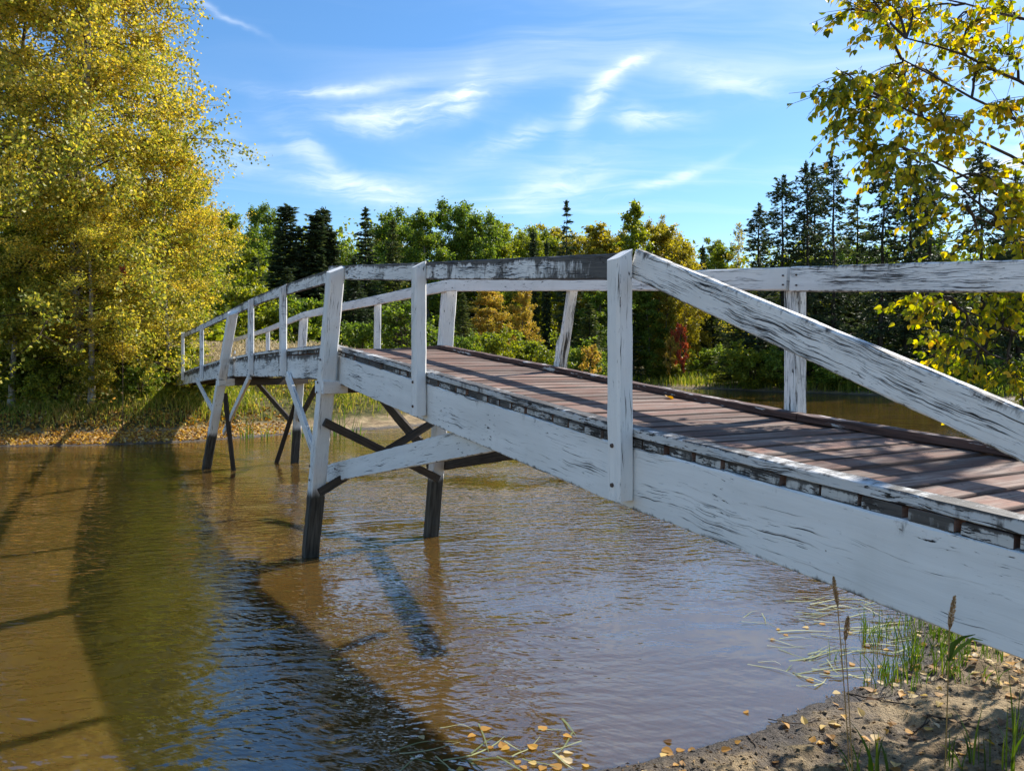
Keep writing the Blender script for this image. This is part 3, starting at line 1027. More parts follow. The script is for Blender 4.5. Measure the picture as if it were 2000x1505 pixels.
# ------------------------------------------------------------------ trees
def decid_proto(seed, H, Rc, base, nl, twigs, lpt, leaf, trunk_r, prof, up=0.5, droop=0.15, bark='bark_grey', stems=1, jitter=0.13, mat='green_leaf', bare=0.0, green_low=0.0, limb_r=0.35):
    """returns (wood mesh, leaf mesh, H)"""
    rg = np.random.default_rng(seed)
    tb = Tubes(5)
    LP, LC, LA = [], [], []
    for st in range(stems):
        a0 = rg.uniform(0, 6.28)
        lean = np.array([math.cos(a0), math.sin(a0), 0]) * (0.0 if stems == 1 else rg.uniform(0.15, 0.5) * Rc * 0.8)
        k = 9
        tt = np.linspace(0, 1, k)
        wob = np.cumsum(rg.normal(0, 0.012 * H, (k, 3)), axis=0) * np.array([1, 1, 0]) * np.linspace(0, 1, k)[:, None]
        trunk = np.outer(tt, [0, 0, H * 0.95]) + wob + np.outer(tt ** 1.3, lean)
        if stems > 1:
            trunk[:, 2] *= rg.uniform(0.7, 1.0)
        hs = trunk[-1, 2]
        tr = trunk_r * (1 - 0.93 * tt) + 0.006
        tr[0] *= 1.25
        tb.add(trunk, tr, 8 if stems == 1 else 5)
        nn = nl // stems
        for i in range(nn):
            t = base + (1 - base) * ((i + rg.uniform(0, 1)) / nn) ** 0.9
            t = min(t, 0.985)
            az = i * 2.39996 + rg.normal(0, 0.5) + st
            p0 = np.array([np.interp(t, tt, trunk[:, c]) for c in range(3)])
            ln = Rc * prof(t) * rg.uniform(0.6, 1.12)
            el = up * (0.35 + 0.9 * t) + rg.normal(0, 0.14)
            dr = np.array([math.cos(az) * math.cos(el), math.sin(az) * math.cos(el), math.sin(el)])
            q = np.linspace(0, 1, 6)
            ben = rg.normal(0, 0.08, 3) * ln
            limb = p0 + np.outer(q, dr * ln) + np.outer(q * q, ben) - np.outer(q ** 2.2, [0, 0, droop * ln])
            r0 = max(limb_r * np.interp(t, tt, tr), 0.008)
            tb.add(limb, r0 * (1 - 0.85 * q) + 0.003, 4)
            m = max(2, int(twigs * (0.5 + 0.6 * ln / Rc)))
            if rg.uniform() < bare:
                m = 0
            cc = rg.uniform(0, 1)
            for w in range(m):
                f = rg.uniform(0.22, 1.0) ** 0.75
                b0 = np.array([np.interp(f, q, limb[:, c]) for c in range(3)])
                td = dr * 0.7 + rand_unit(rg, 1)[0] * 0.9 + np.array([0, 0, 0.1 - droop])
                td /= np.linalg.norm(td)
                tl = ln * rg.uniform(0.14, 0.34) + 0.12 * Rc * 0.3
                e = b0 + td * tl
                if twigs > 3:
                    tb.add([b0, (b0 + e) / 2 + rg.normal(0, 0.03 * tl, 3), e], [0.010, 0.006, 0.003], 3)
                kk = max(3, int(lpt * rg.uniform(0.5, 1.4)))
                g = rg.uniform(0, 1.08, kk)[:, None]
                pts = b0 + (e - b0) * g + rg.normal(0, jitter * Rc * 0.5, (kk, 3)) * (0.45 + 0.55 * rg.uniform(0, 1, (kk, 1)))
                LP.append(pts)
                LC.append(np.full(kk, np.clip(0.6 * cc + 0.4 * rg.uniform(), 0, 1)))
    P = np.concatenate(LP); C = np.concatenate(LC)
    P[:, 2] = np.maximum(P[:, 2], 0.05)
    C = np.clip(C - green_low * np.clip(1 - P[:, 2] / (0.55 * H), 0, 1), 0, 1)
    wood = tb.mesh('trunk', MATS[bark])
    crown = leaf_mesh('crown', rg, P, leaf, MATS[mat], C)
    return wood, crown, float(P[:, 2].max()), float(np.percentile(np.hypot(P[:, 0], P[:, 1]), 96))


def spruce_proto(seed, H, Rc, base, step, nb, shoots, trunk_r, prof, shoot=0.2, droop=0.25, dead=0.12, gap=0.12, mat='spruce_dark', irr=0.1):
    rg = np.random.default_rng(seed)
    tb = Tubes(4)
    k = 10
    tt = np.linspace(0, 1, k)
    wob = np.cumsum(rg.normal(0, 0.004 * H, (k, 3)), axis=0) * np.array([1, 1, 0])
    wob -= wob[0]
    trunk = np.outer(tt, [0, 0, H]) + wob
    tb.add(trunk, trunk_r * (1 - 0.95 * tt) + 0.006, 7)
    LP, LC, LA = [], [], []
    z = H * 0.06
    while z < H * 0.985:
        t = z / H
        n = max(3, int(nb * (0.75 + 0.4 * rg.uniform())))
        a0 = rg.uniform(0, 6.28)
        wh = rg.uniform(0.72, 1.12)
        for i in range(n):
            az = a0 + i * 6.283 / n + rg.normal(0, 0.25)
            p0 = np.array([np.interp(t, tt, trunk[:, c]) for c in range(3)])
            if t < base:
                if rg.uniform() > dead:
                    continue
                ln = Rc * 0.65 * rg.uniform(0.4, 1.1)
            else:
                if rg.uniform() < gap:
                    continue
                ln = Rc * prof((t - base) / (1 - base)) * wh * rg.uniform(0.7, 1.15) + 0.06
            el = 0.25 * (t - 0.4) + rg.normal(0, irr)
            dr = np.array([math.cos(az) * math.cos(el), math.sin(az) * math.cos(el), math.sin(el)])
            q = np.linspace(0, 1, 5)
            br = p0 + np.outer(q, dr * ln) + np.outer(-droop * 1.6 * q * (1 - 0.55 * q), [0, 0, ln])
            tb.add(br, 0.018 * (1 - 0.8 * q) * (0.5 + ln / Rc * 0.6) + 0.002, 3)
            if t < base and rg.uniform() < 0.55:
                continue
            m = max(3, int(shoots * ln / Rc))
            f = rg.uniform(0.12, 1.03, m) ** 0.8
            pts = np.stack([np.interp(np.clip(f, 0, 1), q, br[:, c]) for c in range(3)], 1)
            lat = np.array([-math.sin(az), math.cos(az), 0])
            sp = rg.normal(0, 1, m) * 0.24 * ln * (1.15 - f) + rg.normal(0, 0.05, m)
            pts = pts + lat * sp[:, None] + np.stack([np.zeros(m), np.zeros(m), -np.abs(rg.normal(0, 0.06 + 0.9 * (irr - 0.1), m)) - 0.18 * np.abs(sp)], 1)
            LP.append(pts)
            LA.append(dr * 0.8 + lat * np.sign(sp)[:, None] * 0.7 + np.array([0, 0, -0.15]))
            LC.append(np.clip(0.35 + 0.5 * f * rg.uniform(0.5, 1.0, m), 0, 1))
        z += step * rg.uniform(0.7, 1.3)
    # leader
    m = 60
    zz = rg.uniform(0.93, 1.0, m) * H
    LP.append(np.stack([rg.normal(0, 0.05, m), rg.normal(0, 0.05, m), zz], 1) + trunk[-1] * np.array([1, 1, 0]))
    LA.append(np.tile([0, 0, 0.6], (m, 1)) + rand_unit(rg, m) * 0.4)
    LC.append(np.full(m, 0.4))
    P = np.concatenate(LP); A = np.concatenate(LA); C = np.concatenate(LC)
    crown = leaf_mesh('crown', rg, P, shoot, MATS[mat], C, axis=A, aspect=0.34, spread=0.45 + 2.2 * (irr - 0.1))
    return tb.mesh('trunk', MATS['bark_dark']), crown, H, Rc


rnd = lambda t: math.sqrt(max(0.02, 1 - (2 * t - 1.05) ** 2)) if t < 1 else 0.2
ovalish = lambda t: max(0.12, math.sin(math.pi * min(1, max(0, (t - 0.12) / 0.88)) ** 0.85)) ** 0.7
cone = lambda t: max(0.10, (1.0 - t) ** 0.75)
full = lambda t: 0.30 + 0.75 * math.sin(math.pi * min(1.0, 0.22 + 0.74 * t)) ** 0.8
PRO = {}
PRO['dec_a'] = decid_proto(11, 14, 3.3, 0.08, 64, 9, 52, 0.20, 0.16, full, up=0.5)
PRO['dec_b'] = decid_proto(12, 14, 2.7, 0.06, 64, 9, 46, 0.185, 0.14, full, up=0.7)
PRO['dec_c'] = decid_proto(13, 13, 3.8, 0.08, 70, 9, 52, 0.21, 0.18, full, up=0.4)
PRO['thin'] = decid_proto(14, 12, 2.2, 0.25, 44, 7, 9, 0.15, 0.09, ovalish, up=0.9, bark='bark_grey')
PRO['birchy'] = decid_proto(15, 12, 2.2, 0.08, 60, 7, 30, 0.20, 0.10, lambda t: 0.18 + 0.9 * (1 - t) ** 0.6, up=0.8, bark='bark_birch')
PRO['bush_a'] = decid_proto(16, 2.6, 1.5, 0.06, 42, 6, 34, 0.13, 0.028, ovalish, up=0.8, stems=5, bark='twig_brown')
PRO['bush_b'] = decid_proto(17, 2.4, 1.7, 0.05, 48, 6, 32, 0.14, 0.026, ovalish, up=0.6, stems=6, bark='twig_brown')
PRO['bush_c'] = decid_proto(18, 3.0, 1.3, 0.08, 40, 6, 22, 0.10, 0.028, ovalish, up=0.9, stems=5, bark='twig_brown')
PRO['sap'] = decid_proto(19, 3.0, 0.9, 0.15, 26, 5, 18, 0.12, 0.02, ovalish, up=0.8, stems=2, bark='twig_brown')
PRO['flag'] = decid_proto(20, 4.5, 0.6, 0.90, 10, 5, 14, 0.10, 0.02, lambda t: 0.8, up=0.5, stems=1, bark='twig_brown')
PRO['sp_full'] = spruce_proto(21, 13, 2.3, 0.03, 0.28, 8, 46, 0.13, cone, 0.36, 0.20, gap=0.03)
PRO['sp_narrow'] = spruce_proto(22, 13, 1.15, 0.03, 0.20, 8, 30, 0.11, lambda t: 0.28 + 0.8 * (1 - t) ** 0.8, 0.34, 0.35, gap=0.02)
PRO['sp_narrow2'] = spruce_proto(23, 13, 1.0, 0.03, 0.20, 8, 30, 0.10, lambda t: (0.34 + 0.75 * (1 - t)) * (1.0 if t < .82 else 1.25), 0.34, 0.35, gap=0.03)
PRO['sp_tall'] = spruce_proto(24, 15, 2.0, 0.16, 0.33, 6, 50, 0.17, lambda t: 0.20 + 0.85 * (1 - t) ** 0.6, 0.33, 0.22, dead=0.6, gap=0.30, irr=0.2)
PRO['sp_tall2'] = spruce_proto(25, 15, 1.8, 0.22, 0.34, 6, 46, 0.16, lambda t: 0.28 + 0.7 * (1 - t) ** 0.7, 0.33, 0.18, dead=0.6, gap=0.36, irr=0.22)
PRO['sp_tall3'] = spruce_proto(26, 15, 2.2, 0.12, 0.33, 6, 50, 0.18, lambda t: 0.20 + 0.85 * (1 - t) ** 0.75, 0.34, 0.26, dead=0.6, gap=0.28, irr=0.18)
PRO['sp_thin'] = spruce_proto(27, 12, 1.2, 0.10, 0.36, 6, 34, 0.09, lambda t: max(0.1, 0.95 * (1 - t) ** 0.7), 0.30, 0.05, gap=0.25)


def plant(proto, name, label, cat, X, Y, height, width=None, mat=None, group=None, rz=None, parts=('trunk', 'crown'), sink=0.05):
    wood, crown, H, Rc = PRO[proto]
    if shore_dist([X], [Y])[0] < 0.4:
        print('IN WATER', name, label, X, Y)
    r = empty(name, (X, Y, ground_z(X, Y) - sink))
    sz = height / H
    sx_ = (width / 2 / Rc) if width else sz
    r.scale = (sx_, sx_, sz)
    r.rotation_euler = (0, 0, rnd_rot.uniform(0, 6.28) if rz is None else rz)
    a = new_obj(parts[0], wood, r)
    b = new_obj(parts[1], crown, r)
    if mat:
        b.material_slots[0].link = 'OBJECT'
        b.material_slots[0].material = MATS[mat]
    tag(r, label, cat, group)
    return r


rnd_rot = random.Random(3)


def plant_px(proto, name, label, cat, px, py_top, Y, wpx=None, **k):
    """stand a tree at photo column px and distance Y, tall enough for its top to reach row py_top"""
    X = (px - HX) / F * Y
    z0 = ground_z(X, Y)
    h = EYE + (HY - py_top) / F * Y - z0
    return plant(proto, name, label, cat, X, Y, h, (wpx / F * Y if wpx else None), **k)


# tree line beyond the pond: named individuals seen from the photograph
TREES = [
    # proto, name, label, px, top row, distance, width px, material
    ('dec_a', 'deciduous_tree', 'tall green leafy tree behind the golden birch, left of the dark spruce spires', 503, 390, 72, 84, 'green_leaf'),
    ('dec_b', 'deciduous_tree', 'yellow green leafy tree half hidden behind the golden birch', 455, 412, 60, 110, 'lime_leaf'),
    ('sp_narrow', 'spruce_tree', 'tallest dark spire shaped spruce beside the green tree behind the bridge', 563, 399, 56, 84, 'spruce_dark'),
    ('sp_narrow2', 'spruce_tree', 'shorter of two dark narrow spruces standing close together', 611, 413, 57, 66, 'spruce_dark'),
    ('sp_narrow', 'spruce_tree', 'taller of two dark narrow spruces standing close together', 628, 404, 58, 62, 'spruce_dark'),
    ('sp_narrow2', 'spruce_tree', 'small thin dark spruce between the twin spires and the broad spruce', 653, 446, 58, 44, 'spruce_dark'),
    ('sp_narrow', 'spruce_tree', 'low dark spruce at the foot of the tallest spire', 585, 440, 57, 52, 'spruce_dark'),
    ('sp_full', 'spruce_tree', 'broad cone shaped dark spruce standing clear against the sky', 713, 404, 62, 105, 'spruce_dark'),
    ('sp_full', 'spruce_tree', 'dull olive spruce in front of the green leafy trees', 768, 428, 58, 92, 'spruce_mid'),
    ('dec_c', 'deciduous_tree', 'leftmost round green tree of the leafy clump behind the bridge crest', 782, 400, 72, 130, 'green_leaf'),
    ('dec_a', 'deciduous_tree', 'tallest rounded green tree of the leafy clump behind the bridge crest', 872, 388, 72, 120, 'green_leaf'),
    ('dec_b', 'deciduous_tree', 'dark green tree in the middle of the leafy clump', 838, 408, 66, 100, 'green_leaf'),
    ('dec_c', 'deciduous_tree', 'broad green tree on the right of the leafy clump', 935, 402, 70, 120, 'green_leaf'),
    ('dec_b', 'deciduous_tree', 'light green tree tapering off at the end of the leafy clump', 985, 432, 72, 90, 'lime_leaf'),
    ('dec_a', 'deciduous_tree', 'pale yellow green tree behind the thin dark spruce tip', 1055, 438, 80, 100, 'lime_leaf'),
    ('sp_narrow2', 'spruce_tree', 'thin dark spruce tip poking out beside the pale yellow green tree', 1044, 448, 66, 26, 'spruce_dark'),
    ('sp_narrow', 'spruce_tree', 'very small dark spruce tip right of the thin spruce', 1066, 468, 66, 24, 'spruce_dark'),
    ('sp_thin', 'spruce_tree', 'ragged open spruce rising alone above the bridge rail', 1113, 390, 60, 70, 'spruce_dark'),
    ('birchy', 'birch_tree', 'golden olive birch right of the ragged lone spruce', 1172, 432, 66, 110, 'gold_leaf'),
    ('birchy', 'birch_tree', 'pointed yellow green birch, tallest behind the post where the rail bends', 1236, 388, 66, 90, 'lime_leaf'),
    ('dec_b', 'birch_tree', 'bright yellow birch just right of the rail bend', 1290, 438, 68, 110, 'gold_leaf'),
    ('dec_a', 'deciduous_tree', 'yellow green tree filling the dip left of the thin spruce tip', 1015, 450, 76, 90, 'lime_leaf'),
    ('dec_c', 'deciduous_tree', 'olive green tree at the foot of the ragged lone spruce', 1092, 452, 72, 100, 'lime_leaf'),
    ('dec_a', 'birch_tree', 'amber birch between the ragged lone spruce and the golden olive birch', 1142, 450, 70, 90, 'gold_leaf'),
    ('dec_c', 'birch_tree', 'wide golden birch left of the pointed birch', 1204, 440, 70, 90, 'gold_leaf'),
    ('dec_a', 'birch_tree', 'golden birch right beside the pointed birch', 1264, 426, 70, 84, 'gold_leaf'),
    ('dec_c', 'birch_tree', 'yellow birch under the leafless twiggy tree top', 1315, 446, 72, 90, 'gold_leaf'),
    ('thin', 'bare_tree', 'nearly leafless grey twiggy tree top above the yellow birches', 1302, 418, 76, 60, 'gold_leaf'),
    ('dec_a', 'birch_tree', 'low yellow birch sloping down to the gap in the tree line', 1335, 470, 66, 90, 'gold_leaf'),
    ('dec_b', 'deciduous_tree', 'small bright green tree in the gap of the tree line', 1388, 462, 84, 70, 'lime_leaf'),
    ('sp_narrow', 'spruce_tree', 'small dark spruce in the gap of the tree line', 1371, 478, 74, 26, 'spruce_dark'),
    ('thin', 'deciduous_tree', 'thin half bare yellowish tree beside the tall spruces', 1432, 432, 66, 70, 'gold_leaf'),
    ('dec_b', 'deciduous_tree', 'low yellow green tree under the half bare tree', 1425, 476, 76, 90, 'lime_leaf'),
    ('sp_tall3', 'spruce_tree', 'lowest spruce at the open end of the tall spruce row', 1478, 395, 54, 100, 'spruce_dark'),
    ('sp_tall', 'spruce_tree', 'second spruce of the tall row, with a sharp tip', 1528, 338, 52, 96, 'spruce_dark'),
    ('sp_tall2', 'spruce_tree', 'slim spruce standing tight against its neighbour in the tall row', 1572, 314, 51, 84, 'spruce_dark'),
    ('sp_tall', 'spruce_tree', 'spruce close behind the slim one in the tall row', 1594, 318, 53, 80, 'spruce_dark'),
    ('sp_tall3', 'spruce_tree', 'tallest spruce of the row, dense at its tip', 1627, 292, 50, 100, 'spruce_dark'),
    ('sp_tall2', 'spruce_tree', 'thin open spruce just beyond the tallest one', 1672, 375, 54, 90, 'spruce_mid'),
    ('sp_tall', 'spruce_tree', 'dark spruce behind the lower tips of the near birch', 1716, 318, 49, 104, 'spruce_dark'),
    ('sp_tall2', 'spruce_tree', 'spruce half covered by hanging birch leaves', 1772, 296, 49, 100, 'spruce_dark'),
    ('sp_tall3', 'spruce_tree', 'spruce seen through the thick of the birch branches', 1822, 322, 48, 110, 'spruce_dark'),
    ('sp_tall', 'spruce_tree', 'big spruce in the sky gap below the birch boughs', 1925, 282, 47, 110, 'spruce_dark'),
    ('sp_tall2', 'spruce_tree', 'spruce behind the low yellow birch twigs', 1985, 330, 47, 100, 'spruce_dark'),
]
for (pr, nm, lab, px, top, Y, wpx, mt) in TREES:
    plant_px(pr, nm, lab, 'tree', px, top, Y, wpx * (1.3 if pr[:3] in ('dec', 'bir') else 1.32 if pr[:7] == 'sp_tall' else 1.12), mat=mt, group='trees of the tree line beyond the pond')

# second rank that closes the wood, half seen between the first
rg = np.random.default_rng(77)
for k in range(34):
    px = 380 + k * 49 + rg.uniform(-18, 18)
    Y = rg.uniform(82, 100)
    top = {0: 455, 1: 470, 2: 445}[k % 3] + rg.uniform(-12, 14)
    if 1330 < px < 1460:
        top = 498 + rg.uniform(0, 10)
    if px > 1440:
        top += 25
    pr = ['dec_a', 'dec_c', 'dec_b', 'sp_full'][int(rg.integers(0, 4))]
    mt = 'spruce_mid' if pr == 'sp_full' else ['green_leaf', 'lime_leaf', 'gold_leaf'][int(rg.integers(0, 3))]
    if pr == 'sp_full':
        plant_px(pr, 'spruce_tree', 'spruce of the second rank, half hidden behind the front trees', 'tree', px, top, Y, 80, mat=mt, group='half hidden spruces of the back rank')
    else:
        plant_px(pr, 'deciduous_tree', 'leafy tree of the second rank, half hidden behind the front trees', 'tree', px, top, Y, 130, mat=mt, group='half hidden leafy trees of the back rank')

# understory on the far bank, dark young conifers and leafy saplings between the trunks
UNDER = [
    ('sp_full', 'young_spruce', 'young dark spruce among the bushes behind the leaning rail post', 1150, 590, 44, 110, 'spruce_mid'),
    ('sp_full', 'young_spruce', 'young spruce beside the orange maple', 905, 570, 42, 80, 'spruce_mid'),
    ('sp_full', 'young_spruce', 'dark young spruce seen through the bridge rails', 560, 520, 48, 120, 'spruce_dark'),
    ('sp_full', 'young_spruce', 'dark young spruce behind the twisted shrub', 690, 500, 50, 120, 'spruce_dark'),
    ('sp_full', 'young_spruce', 'dark young spruce left of the twin spires', 500, 500, 50, 120, 'spruce_dark'),
    ('sp_full', 'young_spruce', 'shadowy young spruce below the bright yellow birch', 1200, 520, 62, 130, 'spruce_dark'),
    ('sp_full', 'young_spruce', 'shadowy young spruce beside the red shrub', 1392, 570, 68, 120, 'spruce_dark'),
    ('sp_full', 'young_spruce', 'wide young spruce at the foot of the tall spruce row', 1455, 560, 56, 150, 'spruce_mid'),
    ('sp_full', 'young_spruce', 'young spruce between two tall spruce trunks', 1650, 540, 56, 170, 'spruce_mid'),
    ('sp_full', 'young_spruce', 'young spruce behind the notch in the far rail', 1745, 530, 55, 160, 'spruce_mid'),
    ('sp_full', 'young_spruce', 'young spruce low behind the near birch leaves', 1850, 540, 54, 180, 'spruce_mid'),
    ('sp_full', 'young_spruce', 'young spruce at the dark end of the spruce row', 1950, 530, 53, 180, 'spruce_mid'),
    ('sp_full', 'young_spruce', 'young spruce just behind the split rail post', 1560, 560, 57, 150, 'spruce_mid'),
    ('dec_b', 'maple_tree', 'orange leaved young maple glowing behind the bridge deck', 950, 552, 46, 110, 'orange_leaf'),
    ('dec_b', 'maple_tree', 'second smaller orange maple, close to the larger one', 1017, 545, 48, 70, 'orange_leaf'),
    ('dec_b', 'aspen_tree', 'green leafy young tree behind the tall near post', 1165, 545, 60, 120, 'green_leaf'),
    ('dec_b', 'aspen_tree', 'glossy green young tree right of the tall near post', 1268, 560, 64, 90, 'green_leaf'),
    ('birchy', 'birch_sapling', 'yellow birch sapling with pale stems near the red shrub', 1300, 545, 64, 66, 'gold_leaf'),
    ('sap', 'maple_sapling', 'bright red maple sapling beside pale birch stems', 1332, 628, 61, 40, 'red_leaf'),
    ('sap', 'maple_sapling', 'small orange sapling at the foot of the red maple', 1308, 655, 61, 34, 'orange_leaf'),
    ('sap', 'maple_sapling', 'small orange yellow sapling right of the broken rail post', 1150, 670, 38, 46, 'orange_leaf'),
]
for (pr, nm, lab, px, top, Y, wpx, mt) in UNDER:
    plant_px(pr, nm, lab, 'tree', px, top, Y, wpx, mat=mt, group='young trees on the far bank')
SHRUBS = [
    ('bush_c', 'dense dark green shrub with wiry stems behind the rail beside the pier post', 795, 575, 31, 150, 'green_leaf'),
    ('bush_a', 'dark leafy shrub left of the wiry shrub', 705, 610, 32, 110, 'green_leaf'),
    ('bush_a', 'light green bush below the orange maple', 960, 632, 36, 110, 'lime_leaf'),
    ('bush_b', 'broad yellow green bush between the pier post and the leaning post', 1040, 640, 38, 120, 'lime_leaf'),
    ('bush_a', 'green bush at the left foot of the leaning post', 900, 640, 33, 80, 'green_leaf'),
    ('bush_b', 'dark bush right of the leaning post', 1140, 655, 42, 110, 'green_leaf'),
    ('bush_b', 'pale green bush on the grassy point by the red maple', 1310, 695, 63, 90, 'lime_leaf'),
    ('bush_a', 'dark green bush on the grassy point beside the pale bush', 1400, 668, 62, 100, 'green_leaf'),
    ('bush_b', 'olive bush at the water edge under the spruce row', 1470, 660, 52, 120, 'lime_leaf'),
    ('bush_a', 'dark bush behind the split rail post', 1540, 668, 50, 110, 'green_leaf'),
    ('bush_b', 'low dark bush overhanging the water under the tall spruces', 1640, 690, 48, 130, 'green_leaf'),
    ('bush_a', 'low olive bush between the spruce trunks', 1740, 690, 46, 130, 'lime_leaf'),
    ('bush_b', 'low dark bush by the last spruce trunks', 1850, 690, 45, 150, 'green_leaf'),
    ('bush_a', 'low dark bush behind the yellow birch twigs', 1950, 690, 44, 150, 'green_leaf'),
    ('bush_b', 'olive bush rising behind the dry meadow', 480, 520, 40, 170, 'lime_leaf'),
    ('bush_a', 'dark bush behind the dry meadow beside the bridge rail', 590, 560, 40, 150, 'green_leaf'),
    ('bush_a', 'low green bush under the right side of the golden birch', 345, 660, 23.5, 130, 'lime_leaf'),
    ('bush_b', 'green bush at the left foot of the golden birch', 60, 655, 22, 190, 'lime_leaf'),
    ('bush_c', 'golden green bush right of the birch trunk', 235, 640, 23, 150, 'lime_leaf'),
    ('bush_b', 'wide thicket behind the golden birch trunk', 120, 560, 31, 330, 'lime_leaf'),
    ('bush_a', 'tall thicket beyond the golden birch on its bridge side', 300, 560, 33, 300, 'lime_leaf'),
    ('bush_b', 'thicket at the open meadow edge beyond the golden birch', 400, 590, 36, 220, 'lime_leaf'),
    ('bush_b', 'thicket behind the second golden birch', -60, 560, 30, 330, 'lime_leaf'),
    ('bush_a', 'shaded bush beside the far end of the bridge', 275, 700, 21.5, 90, 'green_leaf'),
    ('bush_b', 'green bush on the bank left of the birch trunk', 110, 690, 20.6, 110, 'lime_leaf'),
    ('flag', 'thin sapling with a small tuft of red leaves inside the golden birch', 240, 514, 19.5, 32, 'red_leaf'),
]
for (pr, lab, px, top, Y, wpx, mt) in SHRUBS:
    plant_px(pr, 'shrub', lab, 'shrub', px, top, Y, wpx, mat=mt, group='shrubs on the far bank', parts=('stems', 'foliage'))

# the wood goes on behind, one mass
rg = np.random.default_rng(78)
N = 42000
Yw = rg.uniform(104, 135, N)
Xw = Yw * rg.uniform(-0.95, 0.95, N)
hw_ = 15.5 + 6 * vnoise(Xw, Yw * 0.3, 0.16, 21) - 4.0 * np.exp(-((Xw / Yw - 0.27) / 0.05) ** 2)
Pw = np.stack([Xw, Yw, terrain(Xw, Yw) + hw_ * rg.uniform(0, 1, N) ** 0.8], 1)
o = new_obj('far_wood', leaf_mesh('far_wood', rg, Pw, 0.7, MATS['lime_leaf'], vnoise(Xw, Yw, 0.2, 22) * 0.8))
tag(o, 'mixed wood closing the view behind the tree line', 'wood', kind='stuff')

# wood beyond the picture edges
side = [(-24, 34), (-30, 26), (-19, 40), (-26, 48), (-34, 40), (36, 50), (43, 46), (40, 58), (50, 52), (34, 62), (48, 64), (56, 44)]
for X, Y in side:
    if X < 0:
        plant('dec_a', 'deciduous_tree', 'green tree on the left bank hidden behind the golden birch', 'tree', X, Y, 9.5, 7, mat='lime_leaf', group='trees behind the golden birch')
    else:
        plant('sp_tall', 'spruce_tree', 'spruce beyond the end of the tall row, behind the near birch', 'tree', X, Y, 15, 4, mat='spruce_dark', group='spruces past the end of the tall row')

# low bush on the near bank by the bridge end; its shade lies on the mud below the stringer
plant('bush_a', 'shrub', 'low leafy bush on the near bank beside the hanging birch boughs', 'shrub', 4.75, 6.3, 1.55, 1.5, mat='birch_near', parts=('stems', 'foliage'))

# the big golden birch on the left bank
BIRCH_PROF = lambda t: float(np.interp(t, [0, 0.06, 0.14, 0.26, 0.40, 0.54, 0.70, 0.85, 1.0], [2.4, 3.2, 4.0, 4.5, 4.3, 3.8, 2.9, 1.8, 0.5])) / 4.5
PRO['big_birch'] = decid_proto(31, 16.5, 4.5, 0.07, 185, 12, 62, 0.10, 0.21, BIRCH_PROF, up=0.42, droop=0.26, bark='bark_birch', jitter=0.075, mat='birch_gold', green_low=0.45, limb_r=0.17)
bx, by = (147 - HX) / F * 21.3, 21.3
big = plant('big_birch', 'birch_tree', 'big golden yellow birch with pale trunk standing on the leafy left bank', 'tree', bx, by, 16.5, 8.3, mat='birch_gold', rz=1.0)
PRO['big_birch2'] = decid_proto(32, 14, 3.6, 0.06, 110, 12, 52, 0.105, 0.14, ovalish, up=0.6, droop=0.2, bark='bark_birch', jitter=0.08, mat='birch_gold', green_low=0.45, limb_r=0.17)
plant('big_birch2', 'birch_tree', 'second golden birch crowding the big birch from behind on the left', 'tree', -15.6, 23.0, 14.5, 7.5, mat='birch_gold', rz=2.0)
plant('big_birch2', 'birch_tree', 'smaller golden birch filling the right flank of the big birch', 'tree', -10.9, 23.6, 8.6, 4.6, mat='birch_gold', rz=4.4)

plant('big_birch2', 'birch_tree', 'young golden birch growing close in front of the big birch trunk', 'tree', -11.75, 20.75, 6.4, 4.4, mat='birch_gold', rz=0.4)
plant('big_birch2', 'birch_tree', 'small green gold birch on the bank left of the big birch trunk', 'tree', -13.9, 20.6, 5.2, 4.0, mat='lime_leaf', rz=3.1)

# ------------------------------------------------------------------ bank vegetation (uncountable)
def blade_mesh(name, rg, X, Y, Z, h, w, mat, cv=None, lean=0.35, curl=0.5):
    n = len(X)
    h = np.broadcast_to(h, (n,)) * rg.uniform(0.6, 1.25, n)
    a = rg.uniform(0, 6.283, n)
    ln = np.abs(rg.normal(0, lean, n))
    dx, dy = np.cos(a), np.sin(a)
    b = rg.uniform(0, 6.283, n)
    wx, wy = np.cos(b) * w, np.sin(b) * w
    base = np.stack([X, Y, Z], 1)
    mid = base + np.stack([dx * ln * h * 0.35, dy * ln * h * 0.35, h * 0.6], 1)
    tip = base + np.stack([dx * h * (ln * 0.9 + curl * 0.25), dy * h * (ln * 0.9 + curl * 0.25), h * (1 - 0.25 * ln)], 1)
    wv = np.stack([wx, wy, np.zeros(n)], 1)
    V = np.stack([base - wv, base + wv, mid - wv * 0.8, mid + wv * 0.8, tip], 1).reshape(-1, 3)
    i = np.arange(n)[:, None] * 5
    q = i + np.array([[0, 1, 3, 2]])
    t = i + np.array([[2, 3, 4]])
    lv = np.repeat(rg.uniform(0, 1, n), 5)
    c = np.repeat(np.full(n, 0.5) if cv is None else cv, 5)
    return np_mesh(name, V, [q, t], {'lv': lv, 'cv': c}, [MATS[mat]])


rg = np.random.default_rng(41)
N = 90000
Y = 17.5 + 22 * rg.uniform(0, 1, N) ** 1.5
X = Y * rg.uniform(-0.72, 0.16, N)
d = shore_dist(X, Y)
dens = np.clip((d - 1.5) / 0.8, 0, 1) * (0.35 + 0.65 * (vnoise(X, Y, 0.9, 5) > 0.42))
